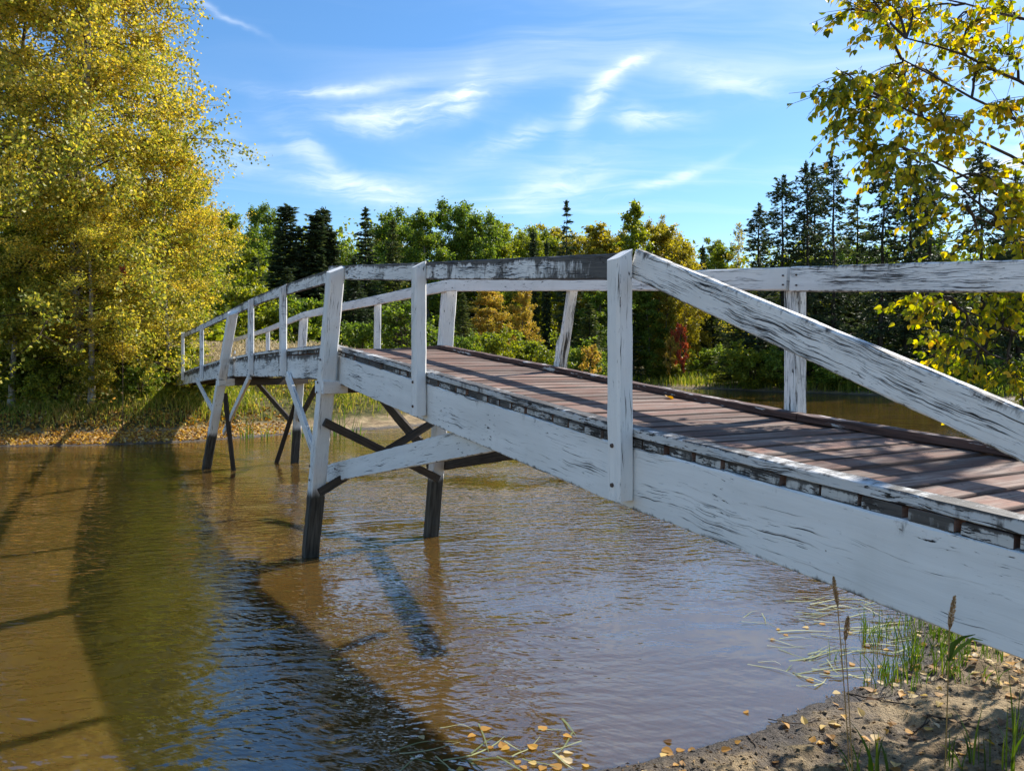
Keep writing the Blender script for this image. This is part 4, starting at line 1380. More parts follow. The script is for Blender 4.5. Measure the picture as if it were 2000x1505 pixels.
# the deck of the bridge keeps the bank bare beneath it
k = rg.uniform(0, 1, N) < dens
X, Y, d = X[k], Y[k], d[k]
Z = terrain(X, Y)
patch = vnoise(X, Y, 0.5, 6)
hgt = 0.20 + 0.24 * vnoise(X, Y, 0.8, 7) + 0.25 * np.clip((d - 4) / 6, 0, 1)
o = new_obj('bank_grass', blade_mesh('bank_grass', rg, X, Y, Z - 0.02, hgt, 0.011, 'bank_grass', np.clip(patch * 1.0 - 0.15, 0, 1), 0.5, 0.9))
tag(o, 'tangle of green and straw coloured grass covering the left bank', 'grass', kind='stuff')
# broad leaved weeds between the grass
N = 26000
Y = 18 + 16 * rg.uniform(0, 1, N) ** 1.3
X = Y * rg.uniform(-0.72, 0.10, N)
d = shore_dist(X, Y)
k = (d > 2.1) & (rg.uniform(0, 1, N) < 0.25 + 0.75 * (vnoise(X, Y, 0.7, 9) > 0.5))
X, Y = X[k], Y[k]
P = np.stack([X, Y, terrain(X, Y) + rg.uniform(0.05, 0.65, len(X)) ** 1.2], 1)
o = new_obj('weeds', leaf_mesh('weeds', rg, P, 0.11, MATS['bank_grass'], np.clip(vnoise(X, Y, 0.8, 10) * 1.1, 0, 1), aspect=0.6))
tag(o, 'leafy autumn weeds growing through the bank grass', 'weeds', kind='stuff')
# pale goldenrod plumes of the dry meadow behind the rails
N = 26000
Y = rg.uniform(24.5, 36, N)
X = Y * rg.uniform(-0.47, -0.21, N)
hz = rg.uniform(0.55, 1.25, N)
P = np.stack([X, Y, terrain(X, Y) + hz * (0.75 + 0.5 * vnoise(X, Y, 0.6, 11))], 1)
o = new_obj('dry_meadow', leaf_mesh('dry_meadow', rg, P, 0.13, MATS['dry_plume'], vnoise(X, Y, 0.7, 12), axis=np.array([0, 0, 1.0]), aspect=0.35, spread=0.8))
tag(o, 'pale dry goldenrod plumes of the meadow behind the bridge rails', 'meadow', kind='stuff')
# right far bank grass
N = 42000
Y = rg.uniform(40, 78, N)
X = Y * rg.uniform(0.02, 0.72, N)
d = shore_dist(X, Y)
k = (d > 0.5) & (d < 9) & (rg.uniform(0, 1, N) < 0.35 + 0.65 * (vnoise(X, Y, 0.4, 13) > 0.4))
X, Y, d = X[k], Y[k], d[k]
o = new_obj('point_grass', blade_mesh('point_grass', rg, X, Y, terrain(X, Y) - 0.02, 0.55 + 0.5 * vnoise(X, Y, 0.5, 14), 0.022, 'bank_grass', np.clip(vnoise(X, Y, 0.3, 15) * 0.55, 0, 1), 0.35, 0.6))
tag(o, 'yellow green sedge along the far shore below the spruces', 'grass', kind='stuff')
# leaf litter on the left shore
N = 15000
Y = rg.uniform(17, 22.5, N)
X = Y * rg.uniform(-0.72, -0.30, N)
d = shore_dist(X, Y)
k = (d > 0.12) & (d < 2.6) & (rg.uniform(0, 1, N) < np.clip(1.35 + X / 12 * 0.0 - np.abs(X + 11.5) / 5.5, 0.12, 1))
X, Y = X[k], Y[k]
P = np.stack([X, Y, terrain(X, Y) + 0.012 + rg.uniform(0, 0.015, len(X))], 1)
o = new_obj('leaf_litter', leaf_mesh('leaf_litter', rg, P, 0.085, MATS['litter'], rg.uniform(0, 1, len(X)), axis=np.array([0.0, 0, 0]), aspect=0.8))
tag(o, 'orange and tan fallen leaves covering the mud below the golden birch', 'leaves', kind='stuff')

# upright reeds at the water edge under the bridge
for k, (px, py, hpx) in enumerate([(650, 838, 60), (668, 836, 78), (700, 838, 46), (482, 842, 34), (520, 843, 40), (585, 838, 30), (612, 838, 36)]):
    p = on_height(px, py + 6, 0.10)
    n = 12
    hm = hpx / F * p[1] * 1.15
    me = blade_mesh('reed_tuft', rg, p[0] + rg.normal(0, 0.09, n), p[1] + rg.normal(0, 0.12, n), np.full(n, terrain([p[0]], [p[1]])[0] - 0.03), hm, 0.012, 'reed_green', None, 0.22, 0.3)
    o = new_obj('reed_tuft', me)
    tag(o, 'upright green reeds on the far mud shore seen under the bridge', 'reeds', 'reeds under the bridge')

# ------------------------------------------------------------------ near birch, branches hanging in from the right
def leaf_shape(fold=0.25, curl=0.2):
    """ovate toothed birch leaf, length 1 along +x from its stalk, folded on the midrib"""
    xs = [0.0, 0.16, 0.42, 0.72, 1.0]
    ws = [0.0, 0.34, 0.36, 0.20, 0.0]
    V = [(x, 0, -curl * x * x * 0.5) for x in xs]
    for sgn in (1, -1):
        for x, w in zip(xs[1:4], ws[1:4]):
            V.append((x - 0.02, sgn * w, w * fold - curl * x * x * 0.5))
    Fc = []
    Lo = 5
    for sgn, b in ((1, 5), (-1, 8)):
        f = [(0, 1, b), (1, 2, b + 1), (1, b + 1, b), (2, 3, b + 2), (2, b + 2, b + 1), (3, 4, b + 2)]
        Fc += f if sgn > 0 else [t[::-1] for t in f]
    return np.array(V, float), np.array(Fc)


LV, LF = leaf_shape()


def oriented(P, ax, nr, size):
    ax = ax / np.linalg.norm(ax)
    b = np.cross(nr, ax); b /= np.linalg.norm(b) + 1e-9
    n = np.cross(ax, b)
    return P + size * (LV[:, :1] * ax + LV[:, 1:2] * b + LV[:, 2:] * n)


rgb = np.random.default_rng(8)
TX, TY = 5.3, 5.9
tz0 = ground_z(TX, TY)
nb_root = empty('birch_tree', (TX, TY, tz0))
tag(nb_root, 'yellowing birch beside the bridge whose boughs hang in over the near deck', 'tree')
tb = Tubes(6)
tr_pts = np.array([[0, 0, -0.3], [0.05, 0.02, 1.5], [-0.05, 0.1, 3.0], [0.05, 0.1, 4.5], [0.15, 0.0, 6.5], [0.1, 0.1, 8.5]])
tb.add(tr_pts, [0.15, 0.12, 0.105, 0.09, 0.06, 0.02], 10)
RO = np.array([TX, TY, tz0])
tips = [  # photo pixel of the branch tip, distance, relative strength
    (1648, 18, 4.6, 1), (1592, 140, 4.4, 1), (1578, 185, 4.5, 1), (1585, 245, 4.6, 1), (1620, 215, 4.7, 1), (1690, 335, 4.6, 1), (1730, 290, 4.9, 1), (1765, 345, 4.7, 1),
    (1700, 120, 5.0, 1), (1740, 40, 5.2, 1), (1690, 190, 5.2, 1), (1760, 170, 5.4, 1), (1800, 230, 5.2, 1), (1830, 300, 5.0, 1), (1850, 100, 5.5, 1), (1820, 30, 5.6, 1),
    (1900, 180, 5.2, 1), (1910, 60, 5.0, 1), (1960, 120, 5.3, 1), (1880, 250, 5.0, 1), (1990, 240, 5.0, 1), (1905, 350, 4.8, 1), (1900, 420, 4.8, 1), (1835, 432, 4.7, 1),
    (1950, 440, 4.9, 1), (1980, 380, 5.0, 1), (1995, 480, 4.8, 1), (1870, 470, 4.8, 0.6), (1990, 20, 5.6, 1), (1700, 5, 5.3, 1),
    (1812, 588, 4.9, 0.8), (1830, 614, 4.8, 0.8), (1870, 640, 4.9, 0.8), (1880, 690, 4.8, 0.8), (1930, 600, 4.9, 0.8), (1905, 720, 4.8, 0.8), (1960, 660, 4.9, 0.9), (1975, 730, 4.8, 0.9),
    (1990, 785, 4.8, 0.8), (1995, 600, 5.0, 0.9), (2060, 700, 4.9, 1), (2080, 600, 5.0, 1), (2100, 420, 4.9, 1), (2080, 300, 4.8, 1), (2100, 160, 5.0, 1), (2150, 40, 5.0, 1),
    (2060, -60, 5.3, 1), (1900, -90, 5.2, 1), (1760, -110, 5.4, 1), (1680, -60, 5.1, 1), (2200, 300, 4.6, 1), (2150, 480, 4.6, 1), 
    (2200, -150, 4.9, 1), (1980, -200, 5.2, 1), (2300, -260, 5.0, 1),
]
boughs = []
for (px, py, Yd, z0) in [(1770, 75, 5.0, 3.4), (1760, 115, 5.0, 3.0), (1740, 200, 4.9, 2.7), (1760, 285, 4.9, 2.3), (1860, 350, 4.9, 1.9), (1900, 420, 4.8, 1.6), (1870, 600, 4.9, 1.2), (1930, 690, 4.8, 0.9),
                         (1850, 0, 5.3, 3.9), (1900, -120, 5.2, 4.4), (2150, 200, 4.7, 2.6), (2200, 350, 4.5, 2.0), (2250, 0, 4.6, 3.6), (2150, -200, 5.0, 4.9)]:
    e = at_depth(px, py, Yd) - RO
    s0 = np.array([np.interp(z0, tr_pts[:, 2], tr_pts[:, c]) for c in range(3)])
    q = np.linspace(0, 1, 11)
    br = s0 + np.outer(q, e - s0) + np.outer(np.sin(q * math.pi), rgb.normal(0, 0.06, 3) + np.array([0, 0, 0.10])) + np.cumsum(rgb.normal(0, 0.016, (11, 3)), 0) * np.sin(q * math.pi)[:, None]
    tb.add(br, 0.020 * (1 - 0.8 * q) ** 1.1 + 0.002, 6)
    boughs.append(br)
BP = np.concatenate([b_[3:] for b_ in boughs])
LP, LAx = [], []
for (px, py, Yd, st) in tips:
    if px < 1720 and py > 60:
        px += 55
    if px > 2040:
        Yd += 0.9
    e = at_depth(px, py, Yd) - RO
    dd = np.linalg.norm(BP - e, axis=1) + 0.6 * np.maximum(0, e[0] - BP[:, 0] + 0.12)
    s0 = BP[int(np.argmin(dd))]
    if np.linalg.norm(e - s0) < 0.3:
        e = e + (e - s0) / (np.linalg.norm(e - s0) + 1e-6) * 0.1
    q = np.linspace(0, 1, 9)
    side_ = rgb.normal(0, 0.05, 3)
    br = s0 + np.outer(q, e - s0) + np.outer(np.sin(q * math.pi), side_ + np.array([0, 0, 0.05])) + np.cumsum(rgb.normal(0, 0.012, (9, 3)), 0) * np.sin(q * math.pi)[:, None]
    tb.add(br, 0.0085 * (1 - 0.85 * q) ** 1.1 + 0.0016, 5)
    # twigs on the outer part
    nt = int(rgb.integers(19, 26) * st)
    for w in range(nt):
        f = 1 - 0.85 * rgb.uniform(0, 1) ** 1.1
        b0 = np.array([np.interp(f, q, br[:, c]) for c in range(3)])
        td = (e - s0) / np.linalg.norm(e - s0) * 0.8 + rand_unit(rgb, 1)[0] * 0.8 + np.array([0, 0, -0.25])
        td /= np.linalg.norm(td)
        tl = rgb.uniform(0.14, 0.34)
        tw = np.stack([b0, b0 + td * tl * 0.55 + np.array([0, 0, 0.008]), b0 + td * tl + np.array([0, 0, -0.05 * tl])])
        tb.add(tw, [0.0032, 0.0022, 0.0012], 3)
        for u in range(int(rgb.integers(5, 10))):
            g = rgb.uniform(0.15, 1.02)
            p = np.array([np.interp(g, [0, 0.55, 1], tw[:, c]) for c in range(3)])
            a = rand_unit(rgb, 1)[0] * 0.75 + np.array([0, 0, -0.75]) + td * 0.25
            LP.append(p + a / np.linalg.norm(a) * 0.012); LAx.append(a)
tb2 = tb.mesh('trunk', MATS['bark_dark'])
new_obj('trunk', tb2, nb_root)
LP = np.array(LP); LAx = np.array(LAx)
# the parts of the crown out of frame behind and above
SZ = rgb.uniform(0.034, 0.060, len(LP))
NR = rand_unit(rgb, len(LP)) * 0.9 + np.array([0.2, -0.3, 0.2])
pxx = HX + F * (LP + RO)[:, 0] / (LP + RO)[:, 1]
pyy = HY - F * ((LP + RO)[:, 2] - EYE) / (LP + RO)[:, 1]
inview = (pxx < 1990) & (pyy > 5) & (pyy < 800)
dist = np.linalg.norm(LP + RO - np.array([0, 0, EYE]), axis=1)
order = np.argsort(np.where(inview, dist / SZ, 1e9))
single = set(order[:300].tolist())
crown_v, crown_f, lvv, cvv = [], [], [], []
cnt = 0
for k in range(len(LP)):
    if k in single:
        continue
    v = oriented(LP[k], LAx[k], NR[k], SZ[k])
    crown_v.append(v); crown_f.append(LF + cnt); cnt += len(v)
    lvv += [rgb.uniform()] * len(v)
    cvv += [float(np.clip(0.5 + 0.25 * math.sin(LP[k][0] * 2.3 + LP[k][2] * 1.9) + rgb.normal(0, 0.1), 0, 1))] * len(v)
crown = new_obj('crown', np_mesh('crown', np.concatenate(crown_v), [np.concatenate(crown_f)], {'lv': lvv, 'cv': cvv}, [MATS['birch_near']]), nb_root)
crown['kind'] = 'stuff'
# twelve leaf shapes shared by the three hundred nearest leaves
variants = []
for k in range(12):
    lv_, lf_ = leaf_shape(rgb.uniform(0.05, 0.5), rgb.uniform(-0.1, 0.5))
    variants.append(np_mesh('leaf', lv_, [lf_], {'lv': [rgb.uniform()] * len(lv_), 'cv': [rgb.uniform(0.2, 0.8)] * len(lv_)}, [MATS['birch_near']]))
from mathutils import Matrix
for k in sorted(single):
    ax = LAx[k] / np.linalg.norm(LAx[k])
    b = np.cross(NR[k], ax); b /= np.linalg.norm(b) + 1e-9
    n = np.cross(ax, b)
    o = new_obj('leaf', variants[k % 12], nb_root)
    M = Matrix(((ax[0], b[0], n[0], 0), (ax[1], b[1], n[1], 0), (ax[2], b[2], n[2], 0), (0, 0, 0, 1)))
    o.location = LP[k]
    o.rotation_euler = M.to_euler()
    o.scale = (SZ[k],) * 3

# ------------------------------------------------------------------ near shore: fallen leaves, sedge, stalks, twigs
rgn = np.random.default_rng(23)
fl_var = []
for k in range(10):
    v, f = leaf_shape(rgn.uniform(0.1, 0.6), rgn.uniform(-0.5, 0.6))
    v = v * np.array([1, 1.05, 1]); v[:, 2] -= v[:, 2].min()
    fl_var.append(np_mesh('fallen_leaf', v, [f], {'lv': [k / 9.0] * len(v), 'cv': [rgn.uniform(0.3, 1.0)] * len(v)}, [MATS['litter']]))


def fallen(x, y, label, group, size=0.055, afloat=False, z=None):
    z0 = 0.004 if afloat else (terrain([x], [y])[0] + 0.006)
    if z is not None:
        z0 = z
    o = new_obj('fallen_leaf', fl_var[int(rgn.integers(0, 10))])
    o.location = (x, y, z0)
    sz = size * rgn.uniform(0.75, 1.3)
    o.scale = (sz, sz, sz * (0.4 if afloat else 0.9))
    o.rotation_euler = (rgn.normal(0, 0.08 if afloat else 0.25), rgn.normal(0, 0.06 if afloat else 0.25), rgn.uniform(0, 6.28))
    tag(o, label, 'leaf', group)
    return o


cnt = 0
while cnt < 215:
    px, py = rgn.uniform(1230, 2040), rgn.uniform(1215, 1520)
    p = on_height(px, py, 0.08)
    d = float(shore_dist([p[0]], [p[1]])[0])
    if d < 0.03:
        continue
    if rgn.uniform() > (1.0 if (py < 1345 and px > 1700) else 0.2):
        continue
    fallen(p[0], p[1], 'small dry yellow or tan birch leaf lying on the near mud', 'fallen leaves on the near mud', 0.05)
    cnt += 1
for px, py in [(1293, 1462), (1312, 1450), (1320, 1465), (1345, 1462), (1290, 1478), (1318, 1476), (1455, 1393)]:
    p = on_height(px, py)
    fallen(p[0], p[1], 'yellow leaf in the small cluster floating at the edge of the sand', 'leaves floating at the sand edge', 0.055, True)
for px, py in [(938, 1425), (928, 1436), (960, 1462), (1052, 1424), (1100, 1436), (1040, 1454), (1048, 1464), (1100, 1470), (1090, 1478), (1016, 1490), (1048, 1492), (1062, 1495), (1098, 1500), (1118, 1490), (1150, 1498), (1030, 1500), (905, 1500), (820, 1437), (985, 1462), (995, 1460)]:
    p = on_height(px, py)
    fallen(p[0], p[1], 'yellow leaf floating among the drifting grass blades', 'leaves floating in the drifting grass', 0.055, True)
for px, py in [(1520, 1230), (1532, 1238), (1504, 1248), (1607, 1220), (1622, 1313), (1590, 1329), (1668, 1300), (1640, 1352), (1700, 1262), (1655, 1235), (1580, 1226), (1690, 1330), (1720, 1300), (1735, 1268)]:
    p = on_height(px, py)
    fallen(p[0], p[1], 'pale leaf floating among the grass stems below the bridge', 'leaves floating below the bridge', 0.05, True)
# one brown leaf on the deck
s_, z_ = 1.62, 0
p = bp(1.62, W - 0.22, deck_top(1.62) + 0.004)
o = fallen(p[0], p[1], 'single curled brown leaf lying on the bridge deck by the far curb', None, 0.07, z=p[2])


def ribbon(pts, w, w_end=0.15):
    """flat tapering blade along a polyline, with a crease"""
    pts = np.asarray(pts, float)
    k = len(pts)
    tg = np.gradient(pts, axis=0); tg /= np.linalg.norm(tg, axis=1)[:, None] + 1e-9
    ref = rand_unit(rgn, 1)[0] * 0.4 + np.array([0.3, -1.0, 0.1])
    s = np.cross(tg, ref); s /= np.linalg.norm(s, axis=1)[:, None] + 1e-9
    t = np.linspace(0, 1, k)
    ww = w * (0.6 + 0.4 * np.sin(np.pi * np.clip(t * 1.2, 0, 1))) * (1 - (1 - w_end) * t ** 2.2)
    n = np.cross(s, tg)
    V = np.stack([pts - s * ww[:, None] / 2, pts + n * ww[:, None] * 0.16, pts + s * ww[:, None] / 2], 1).reshape(-1, 3)
    Fq = []
    for i in range(k - 1):
        Fq += [(i * 3, i * 3 + 1, i * 3 + 4, i * 3 + 3), (i * 3 + 1, i * 3 + 2, i * 3 + 5, i * 3 + 4)]
    return V, np.array(Fq)


def tuft(name, blades, mat, label, cat, group, loc):
    """blades: list of polylines (world); one plant"""
    root = empty(name, tuple(loc))
    for pts, w in blades:
        v, f = ribbon(np.asarray(pts) - np.asarray(loc), w)
        me = np_mesh('blade', v, [f], {'lv': [rgn.uniform()] * len(v), 'cv': [rgn.uniform(0.2, 0.9)] * len(v)}, [MATS[mat]], smooth=True)
        new_obj('blade', me, root)
    tag(root, label, cat, group)
    return root


def up_blade(p, h, lean, az, k=7):
    q = np.linspace(0, 1, k)
    dx, dy = math.cos(az) * lean, math.sin(az) * lean
    return np.stack([p[0] + dx * h * q ** 2, p[1] + dy * h * q ** 2, p[2] + h * (q - 0.28 * abs(lean) * q ** 3)], 1)


def sedge(px, py, hpx, n, label, group, mat='reed_green', w=0.011, zoff=None, spread=0.03):
    p = on_height(px, py, 0.05)
    g = ground_z(p[0], p[1])
    p = on_height(px, py, max(g, 0.0))
    p[2] = max(ground_z(p[0], p[1]), -0.05) - 0.01
    h = hpx / F * p[1]
    bl = []
    for k in range(n):
        pp = p + np.array([rgn.normal(0, spread), rgn.normal(0, spread), 0])
        bl.append((up_blade(pp, h * rgn.uniform(0.6, 1.1), rgn.normal(0.25, 0.22), rgn.uniform(0, 6.28)), w * rgn.uniform(0.7, 1.2)))
    tuft('sedge_tuft', bl, mat, label, 'sedge', group, p)


sedge(1715, 1520, 95, 9, 'broad bladed green sedge on the sunny sand', None, w=0.017)
sedge(1668, 1530, 110, 4, 'thin sedge beside the broad bladed sedge', None, w=0.009)
sedge(1905, 1500, 120, 6, 'upright green sedge under the end of the stringer', None, w=0.013)
sedge(1968, 1505, 150, 7, 'tallest green sedge clump at the foot of the bridge end', None, w=0.014)
sedge(1990, 1480, 170, 4, 'green sedge blades close against the tallest clump', None, w=0.012)
sedge(1870, 1505, 90, 5, 'short sedge between the seed stalk and the upright sedge', None, w=0.010)
GRP = 'sedge tufts at the water edge below the bridge'
LAB = 'small green sedge tuft growing at the muddy water edge below the bridge'
for px, py, hp, n in [(1690, 1255, 55, 6), (1705, 1250, 60, 5), (1722, 1248, 50, 6), (1740, 1255, 60, 6), (1765, 1230, 55, 7), (1780, 1225, 50, 6), (1802, 1222, 50, 6), (1772, 1300, 70, 7), (1790, 1310, 75, 8), (1760, 1330, 50, 5),
                      (1828, 1285, 60, 6), (1850, 1290, 60, 5), (1868, 1300, 80, 5), (1700, 1340, 70, 7), (1632, 1290, 60, 5), (1658, 1285, 55, 4), (1840, 1250, 40, 6), (1900, 1280, 45, 6), (1940, 1290, 40, 5), (1720, 1200, 40, 5), (1755, 1205, 40, 5)] + [(rgn.uniform(1680, 1960), rgn.uniform(1225, 1345), rgn.uniform(40, 85), 10) for _ in range(34)]:
    sedge(px, py, hp, n, LAB, GRP, w=0.008, spread=0.035)
# arched bright blade beside the tall stalk
p = at_depth(1835, 1800, 1.95); p[2] = ground_z(p[0], p[1])
arc = [at_depth(1852, 1290, p[1]), at_depth(1862, 1258, p[1]), at_depth(1880, 1244, p[1]), at_depth(1905, 1238, p[1] - 0.03)]
arc2 = [at_depth(1852, 1290, p[1]), at_depth(1872, 1266, p[1]), at_depth(1900, 1246, p[1] + 0.02), at_depth(1920, 1250, p[1])]
arc3 = [p, at_depth(1846, 1500, p[1]), at_depth(1852, 1290, p[1])]
tuft('grass_blade', [(arc, 0.018), (arc2, 0.012), (arc3, 0.006)], 'reed_green', 'arching bright green grass leaf beside the tall seed stalk', 'grass', None, p)


def float_blades(specs, label, group):
    for pts, w in specs:
        P = np.array([on_height(x, y, 0.0) for x, y in pts])
        # densify
        t = np.linspace(0, 1, len(P)); tt = np.linspace(0, 1, 9)
        Q = np.stack([np.interp(tt, t, P[:, c]) for c in range(3)], 1)
        Q[1:-1] = (Q[:-2] + Q[1:-1] * 2 + Q[2:]) / 4
        Q[:, 2] = 0.006 + 0.006 * np.sin(tt * 5 + rgn.uniform(0, 6))
        tg = np.gradient(Q, axis=0); tg /= np.linalg.norm(tg, axis=1)[:, None]
        s = np.cross(tg, UP)
        ww = w * (1 - 0.8 * tt ** 2) * 0.5
        V = np.concatenate([Q - s * ww[:, None], Q + s * ww[:, None]])
        k = len(Q)
        Fq = np.array([(i, i + 1, k + i + 1, k + i) for i in range(k - 1)])
        c = Q.mean(0)
        o = new_obj('floating_blade', np_mesh('floating_blade', V - c, [Fq], {'lv': [rgn.uniform()] * (2 * k), 'cv': [rgn.uniform()] * (2 * k)}, [MATS['floating_grass']]))
        o.location = c
        tag(o, label, 'grass', group)


F1 = [([(765, 1468), (830, 1450), (895, 1446)], .010), ([(780, 1473), (850, 1462), (900, 1452)], .010), ([(865, 1488), (915, 1478), (965, 1455), (985, 1440)], .014), ([(900, 1485), (960, 1480), (1000, 1490)], .010),
      ([(920, 1474), (950, 1445), (980, 1436)], .010), ([(935, 1412), (945, 1440), (955, 1470)], .009), ([(1000, 1480), (1030, 1465), (1055, 1438)], .010), ([(1050, 1425), (1080, 1423), (1105, 1430)], .008),
      ([(1098, 1402), (1110, 1420), (1125, 1436)], .014), ([(1118, 1432), (1100, 1460), (1085, 1475)], .009), ([(1136, 1450), (1100, 1458), (1070, 1468)], .009), ([(1080, 1470), (1100, 1490), (1120, 1500)], .012),
      ([(1020, 1480), (1060, 1494), (1090, 1500)], .010), ([(800, 1475), (840, 1490), (870, 1495)], .008), ([(780, 1505), (800, 1490), (820, 1480)], .008), ([(915, 1485), (930, 1500), (960, 1515)], .014),
      ([(985, 1450), (1005, 1458), (1020, 1470)], .008), ([(860, 1420), (900, 1417), (925, 1425)], .006), ([(970, 1480), (1010, 1500), (1040, 1515)], .010), ([(850, 1475), (880, 1505), (890, 1520)], .008)]
float_blades(F1, 'long pale grass blade drifting on the water in the leafy raft off the sand', 'drifting grass blades off the sand')
F2 = [([(1452, 1205), (1468, 1196), (1485, 1195)], .008), ([(1448, 1216), (1480, 1217), (1500, 1216), (1518, 1225)], .010), ([(1488, 1197), (1494, 1208), (1496, 1220)], .008), ([(1500, 1248), (1535, 1258), (1570, 1265)], .010),
      ([(1498, 1262), (1540, 1264), (1590, 1262)], .008), ([(1522, 1248), (1560, 1245), (1590, 1247)], .010), ([(1460, 1296), (1495, 1303), (1525, 1310), (1560, 1322)], .010), ([(1480, 1292), (1510, 1293), (1526, 1298)], .007),
      ([(1535, 1310), (1548, 1300)], .010), ([(1548, 1312), (1570, 1325), (1600, 1335)], .010), ([(1555, 1338), (1580, 1340), (1600, 1343)], .008), ([(1520, 1267), (1560, 1282), (1600, 1292), (1640, 1300)], .010),
      ([(1560, 1210), (1590, 1216), (1605, 1222)], .008), ([(1570, 1290), (1600, 1270), (1620, 1262)], .008), ([(1600, 1300), (1640, 1290), (1680, 1296)], .009), ([(1615, 1290), (1630, 1310), (1650, 1320)], .008),
      ([(1640, 1280), (1665, 1272), (1690, 1270)], .010), ([(1590, 1342), (1605, 1335), (1614, 1325)], .012), ([(1600, 1180), (1640, 1190), (1680, 1200)], .012), ([(1640, 1170), (1680, 1172), (1715, 1182)], .014),
      ([(1655, 1205), (1690, 1198), (1730, 1200)], .014), ([(1660, 1215), (1700, 1212), (1735, 1214)], .012), ([(1665, 1190), (1700, 1188), (1740, 1193)], .013), ([(1550, 1203), (1580, 1205), (1610, 1200)], .008), ([(1625, 1228), (1665, 1226), (1700, 1222)], .010)]
for k in range(46):
    x_, y_ = rgn.uniform(1570, 1770), rgn.uniform(1168, 1330)
    if float(shore_dist(*[[v] for v in on_height(x_, y_)[:2]])[0]) > 0.1:
        continue
    a_ = rgn.normal(0, 0.35); l_ = rgn.uniform(18, 55)
    dx_, dy_ = math.cos(a_) * l_, math.sin(a_) * l_ * 0.35
    F2.append(([(x_ - dx_, y_ - dy_), (x_, y_ + rgn.normal(0, 3)), (x_ + dx_, y_ + dy_)], rgn.uniform(0.008, 0.018)))
float_blades(F2, 'pale bent grass blade floating in the shallows under the bridge edge', 'floating grass blades under the bridge edge')


# dry seed stalks
def seed_stalk(base, top_px, head_px, Yd, label):
    b = np.array(base)
    hb = at_depth(*head_px, Yd); tp = at_depth(*top_px, Yd)
    root = empty('seed_stalk', tuple(b))
    t1 = Tubes(5)
    q = np.linspace(0, 1, 7)[:, None]
    mid = b + (hb - b) * q + np.sin(q * math.pi) * np.array([0.012, 0, 0])
    t1.add(np.concatenate([mid - b, (tp - b)[None]]), np.linspace(0.0026, 0.0012, 8))
    new_obj('stem', t1.mesh('stem', MATS['dry_stem']), root)
    n = 420
    f = rgn.uniform(0, 1, n)
    P = hb + (tp - hb) * f[:, None] - b
    rad = 0.0062 * np.sin(np.pi * np.clip(f * 0.92 + 0.05, 0, 1)) ** 0.6
    off = rand_unit(rgn, n) * rad[:, None]
    h = new_obj('seed_head', leaf_mesh('seed_head', rgn, P + off, 0.008, MATS['seed_brown'], rgn.uniform(0, 1, n), axis=off / 0.008 + np.array([0, 0, 0.8]), aspect=0.35, spread=0.5), root)
    tag(root, label, 'grass stalk', 'dry seed stalks on the near shore')


leaf_mat('seed_brown', [(0.0, (0.30, 0.16, 0.06)), (0.5, (0.55, 0.37, 0.19)), (1.0, (0.80, 0.70, 0.52))], 0.6, rough=0.8)
m, t = new_mat('dry_stem')
t.out(t.bsdf(t.mix(t.noise(t.n('ShaderNodeTexCoord').outputs['Object'], 14, 3), (0.30, 0.15, 0.05), (0.45, 0.28, 0.10)), 0.6, 0.3))
for (bx_, by_), tp_, hd_, Yd, lab in [((1806, 1900), (1865, 1164), (1854, 1228), 1.95, 'tall dry orange seed stalk with a fluffy brown head standing before the stringer'),
                                      ((1668, 1800), (1657, 1203), (1651, 1248), 2.15, 'dark seed stalk with a short brown head, next to the thin stalk'),
                                      ((1672, 1760), (1628, 1126), (1636, 1182), 2.25, 'thin dark seed stalk whose head overlaps the lower edge of the stringer')]:
    p_ = at_depth(bx_, by_, Yd)
    p_[2] = ground_z(p_[0], p_[1]) - 0.01
    seed_stalk(p_, tp_, hd_, Yd, lab)

# twigs on the mud
def twig(pts_px, r, label):
    P = []
    for x, y in pts_px:
        p = on_height(x, y, 0.06)
        p = on_height(x, y, max(ground_z(p[0], p[1]), 0.0) + 0.008)
        p[2] = max(ground_z(p[0], p[1]), 0.0) + 0.008
        P.append(p)
    P = np.array(P); b = P[0].copy()
    t = np.linspace(0, 1, len(P)); tt = np.linspace(0, 1, 10)
    Q = np.stack([np.interp(tt, t, P[:, c]) for c in range(3)], 1)
    Q[:, :2] += rgn.normal(0, 0.004, (10, 2))
    tb = Tubes(5)
    tb.add(Q - b, np.linspace(r, r * 0.45, 10))
    k = 5
    br = Q[k] - b + np.outer(np.linspace(0, 1, 4), (Q[9] - Q[k]) * 0.5 + np.array([0.05, 0.07, 0.01]))
    tb.add(br, np.linspace(r * 0.6, r * 0.25, 4))
    o = new_obj('twig', tb.mesh('twig', MATS['twig_brown']))
    o.location = b
    tag(o, label, 'twig', 'twigs on the near shore')


for pts, r, lab in [([(1808, 1392), (1860, 1405), (1930, 1428)], 0.007, 'longest dark twig lying across the sunny sand'),
                    ([(1785, 1428), (1818, 1402)], 0.006, 'short thick twig beside the longest twig'),
                    ([(1500, 1402), (1560, 1408), (1640, 1400)], 0.003, 'thin twig along the wet edge of the sand'),
                    ([(1655, 1352), (1700, 1362), (1790, 1378)], 0.006, 'dark stick at the water edge under the bridge shadow'),
                    ([(1740, 1250), (1800, 1235), (1840, 1240)], 0.004, 'thin stick among the sedge tufts'),
                    ([(1950, 1452), (1975, 1440), (2010, 1425)], 0.005, 'twig at the foot of the tallest sedge clump'),
                    ([(1460, 1432), (1478, 1455)], 0.005, 'small crooked twig stuck in the wet sand'),
                    ([(1855, 1455), (1870, 1475), (1880, 1500)], 0.004, 'thin twig between the sedge clumps')]:
    twig(pts, r, lab)

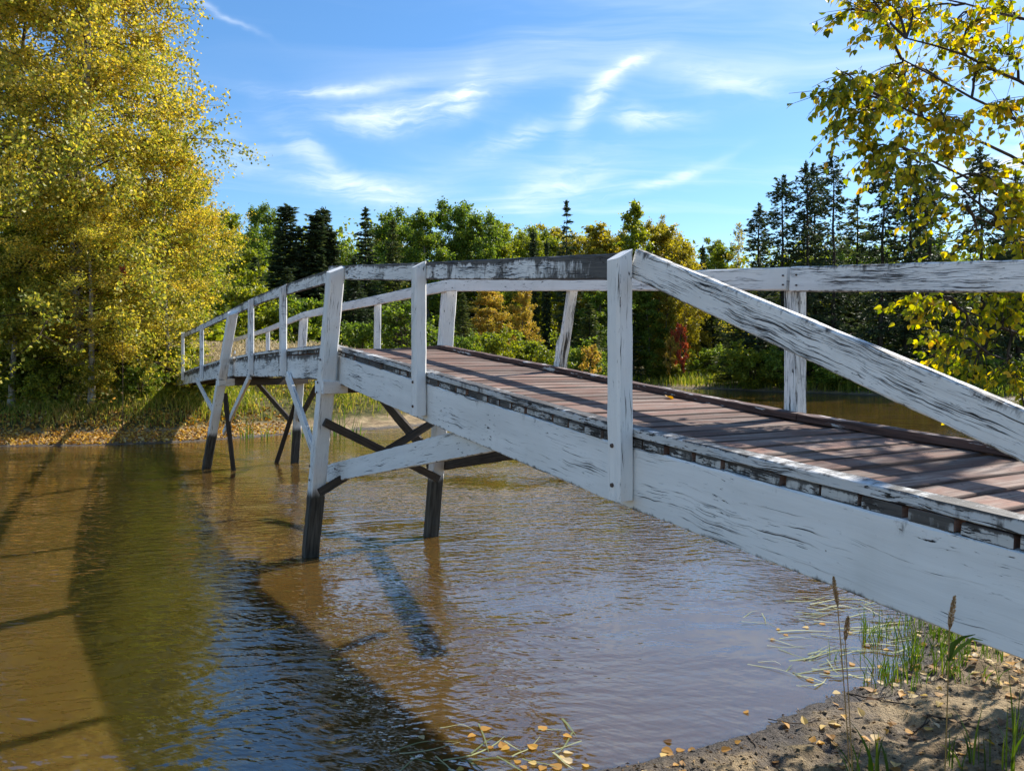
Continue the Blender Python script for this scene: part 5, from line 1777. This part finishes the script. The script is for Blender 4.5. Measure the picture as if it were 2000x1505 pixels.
# crumbs of mud and bits of rotted leaf on the near shore
rgc = np.random.default_rng(91)
N = 2600
pp = np.array([on_height(x, y, 0.08) for x, y in zip(rgc.uniform(1180, 2150, N), rgc.uniform(1200, 1640, N))])
d = shore_dist(pp[:, 0], pp[:, 1])
pp = pp[d > 0.02]
n = len(pp)
pp[:, 2] = terrain(pp[:, 0], pp[:, 1])
oct_ = np.array([(1, 0, 0), (0, 1, 0), (-1, 0, 0), (0, -1, 0), (0, 0, 0.8), (0, 0, -0.6)], float)
r_ = 0.004 + 0.013 * rgc.uniform(0, 1, n) ** 3
Vc = (pp[:, None, :] + oct_[None] * r_[:, None, None] * rgc.uniform(0.6, 1.4, (n, 6, 3))).reshape(-1, 3)
tri = np.array([(0, 1, 4), (1, 2, 4), (2, 3, 4), (3, 0, 4), (1, 0, 5), (2, 1, 5), (3, 2, 5), (0, 3, 5)])
Fc = (np.arange(n)[:, None, None] * 6 + tri[None]).reshape(-1, 3)
o = new_obj('mud_crumbs', np_mesh('mud_crumbs', Vc, [Fc], mats=[MATS['ground_soil']], smooth=True))
tag(o, 'crumbs of dried mud scattered over the near shore', 'mud', kind='stuff')
N = 2400
pp = np.array([on_height(x, y, 0.08) for x, y in zip(rgc.uniform(1200, 2150, N), 1200 + 420 * rgc.uniform(0, 1, N) ** 1.4)])
d = shore_dist(pp[:, 0], pp[:, 1])
k = (d > -0.02) & (rgc.uniform(0, 1, N) < 0.25 + 0.75 * (vnoise(pp[:, 0], pp[:, 1], 3.0, 31) > 0.5))
pp = pp[k]
pp[:, 2] = np.maximum(terrain(pp[:, 0], pp[:, 1]), 0) + 0.004
nr_ = rand_unit(rgc, len(pp)) * np.array([1, 1, 0.15])
leaf_mat('debris', [(0.0, (0.035, 0.024, 0.016)), (0.5, (0.13, 0.075, 0.035)), (0.8, (0.30, 0.18, 0.06)), (1.0, (0.42, 0.33, 0.18))], 0.15, rough=0.7)
o = new_obj('shore_debris', leaf_mesh('shore_debris', rgc, pp, 0.024, MATS['debris'], rgc.uniform(0, 1, len(pp)), axis=nr_ * 2.0, aspect=0.35, spread=0.4))
tag(o, 'bits of rotted leaf and straw matted on the near shore', 'debris', kind='stuff')

print('tris', sum(sum(len(p.vertices) - 2 for p in me.polygons) for me in bpy.data.meshes))
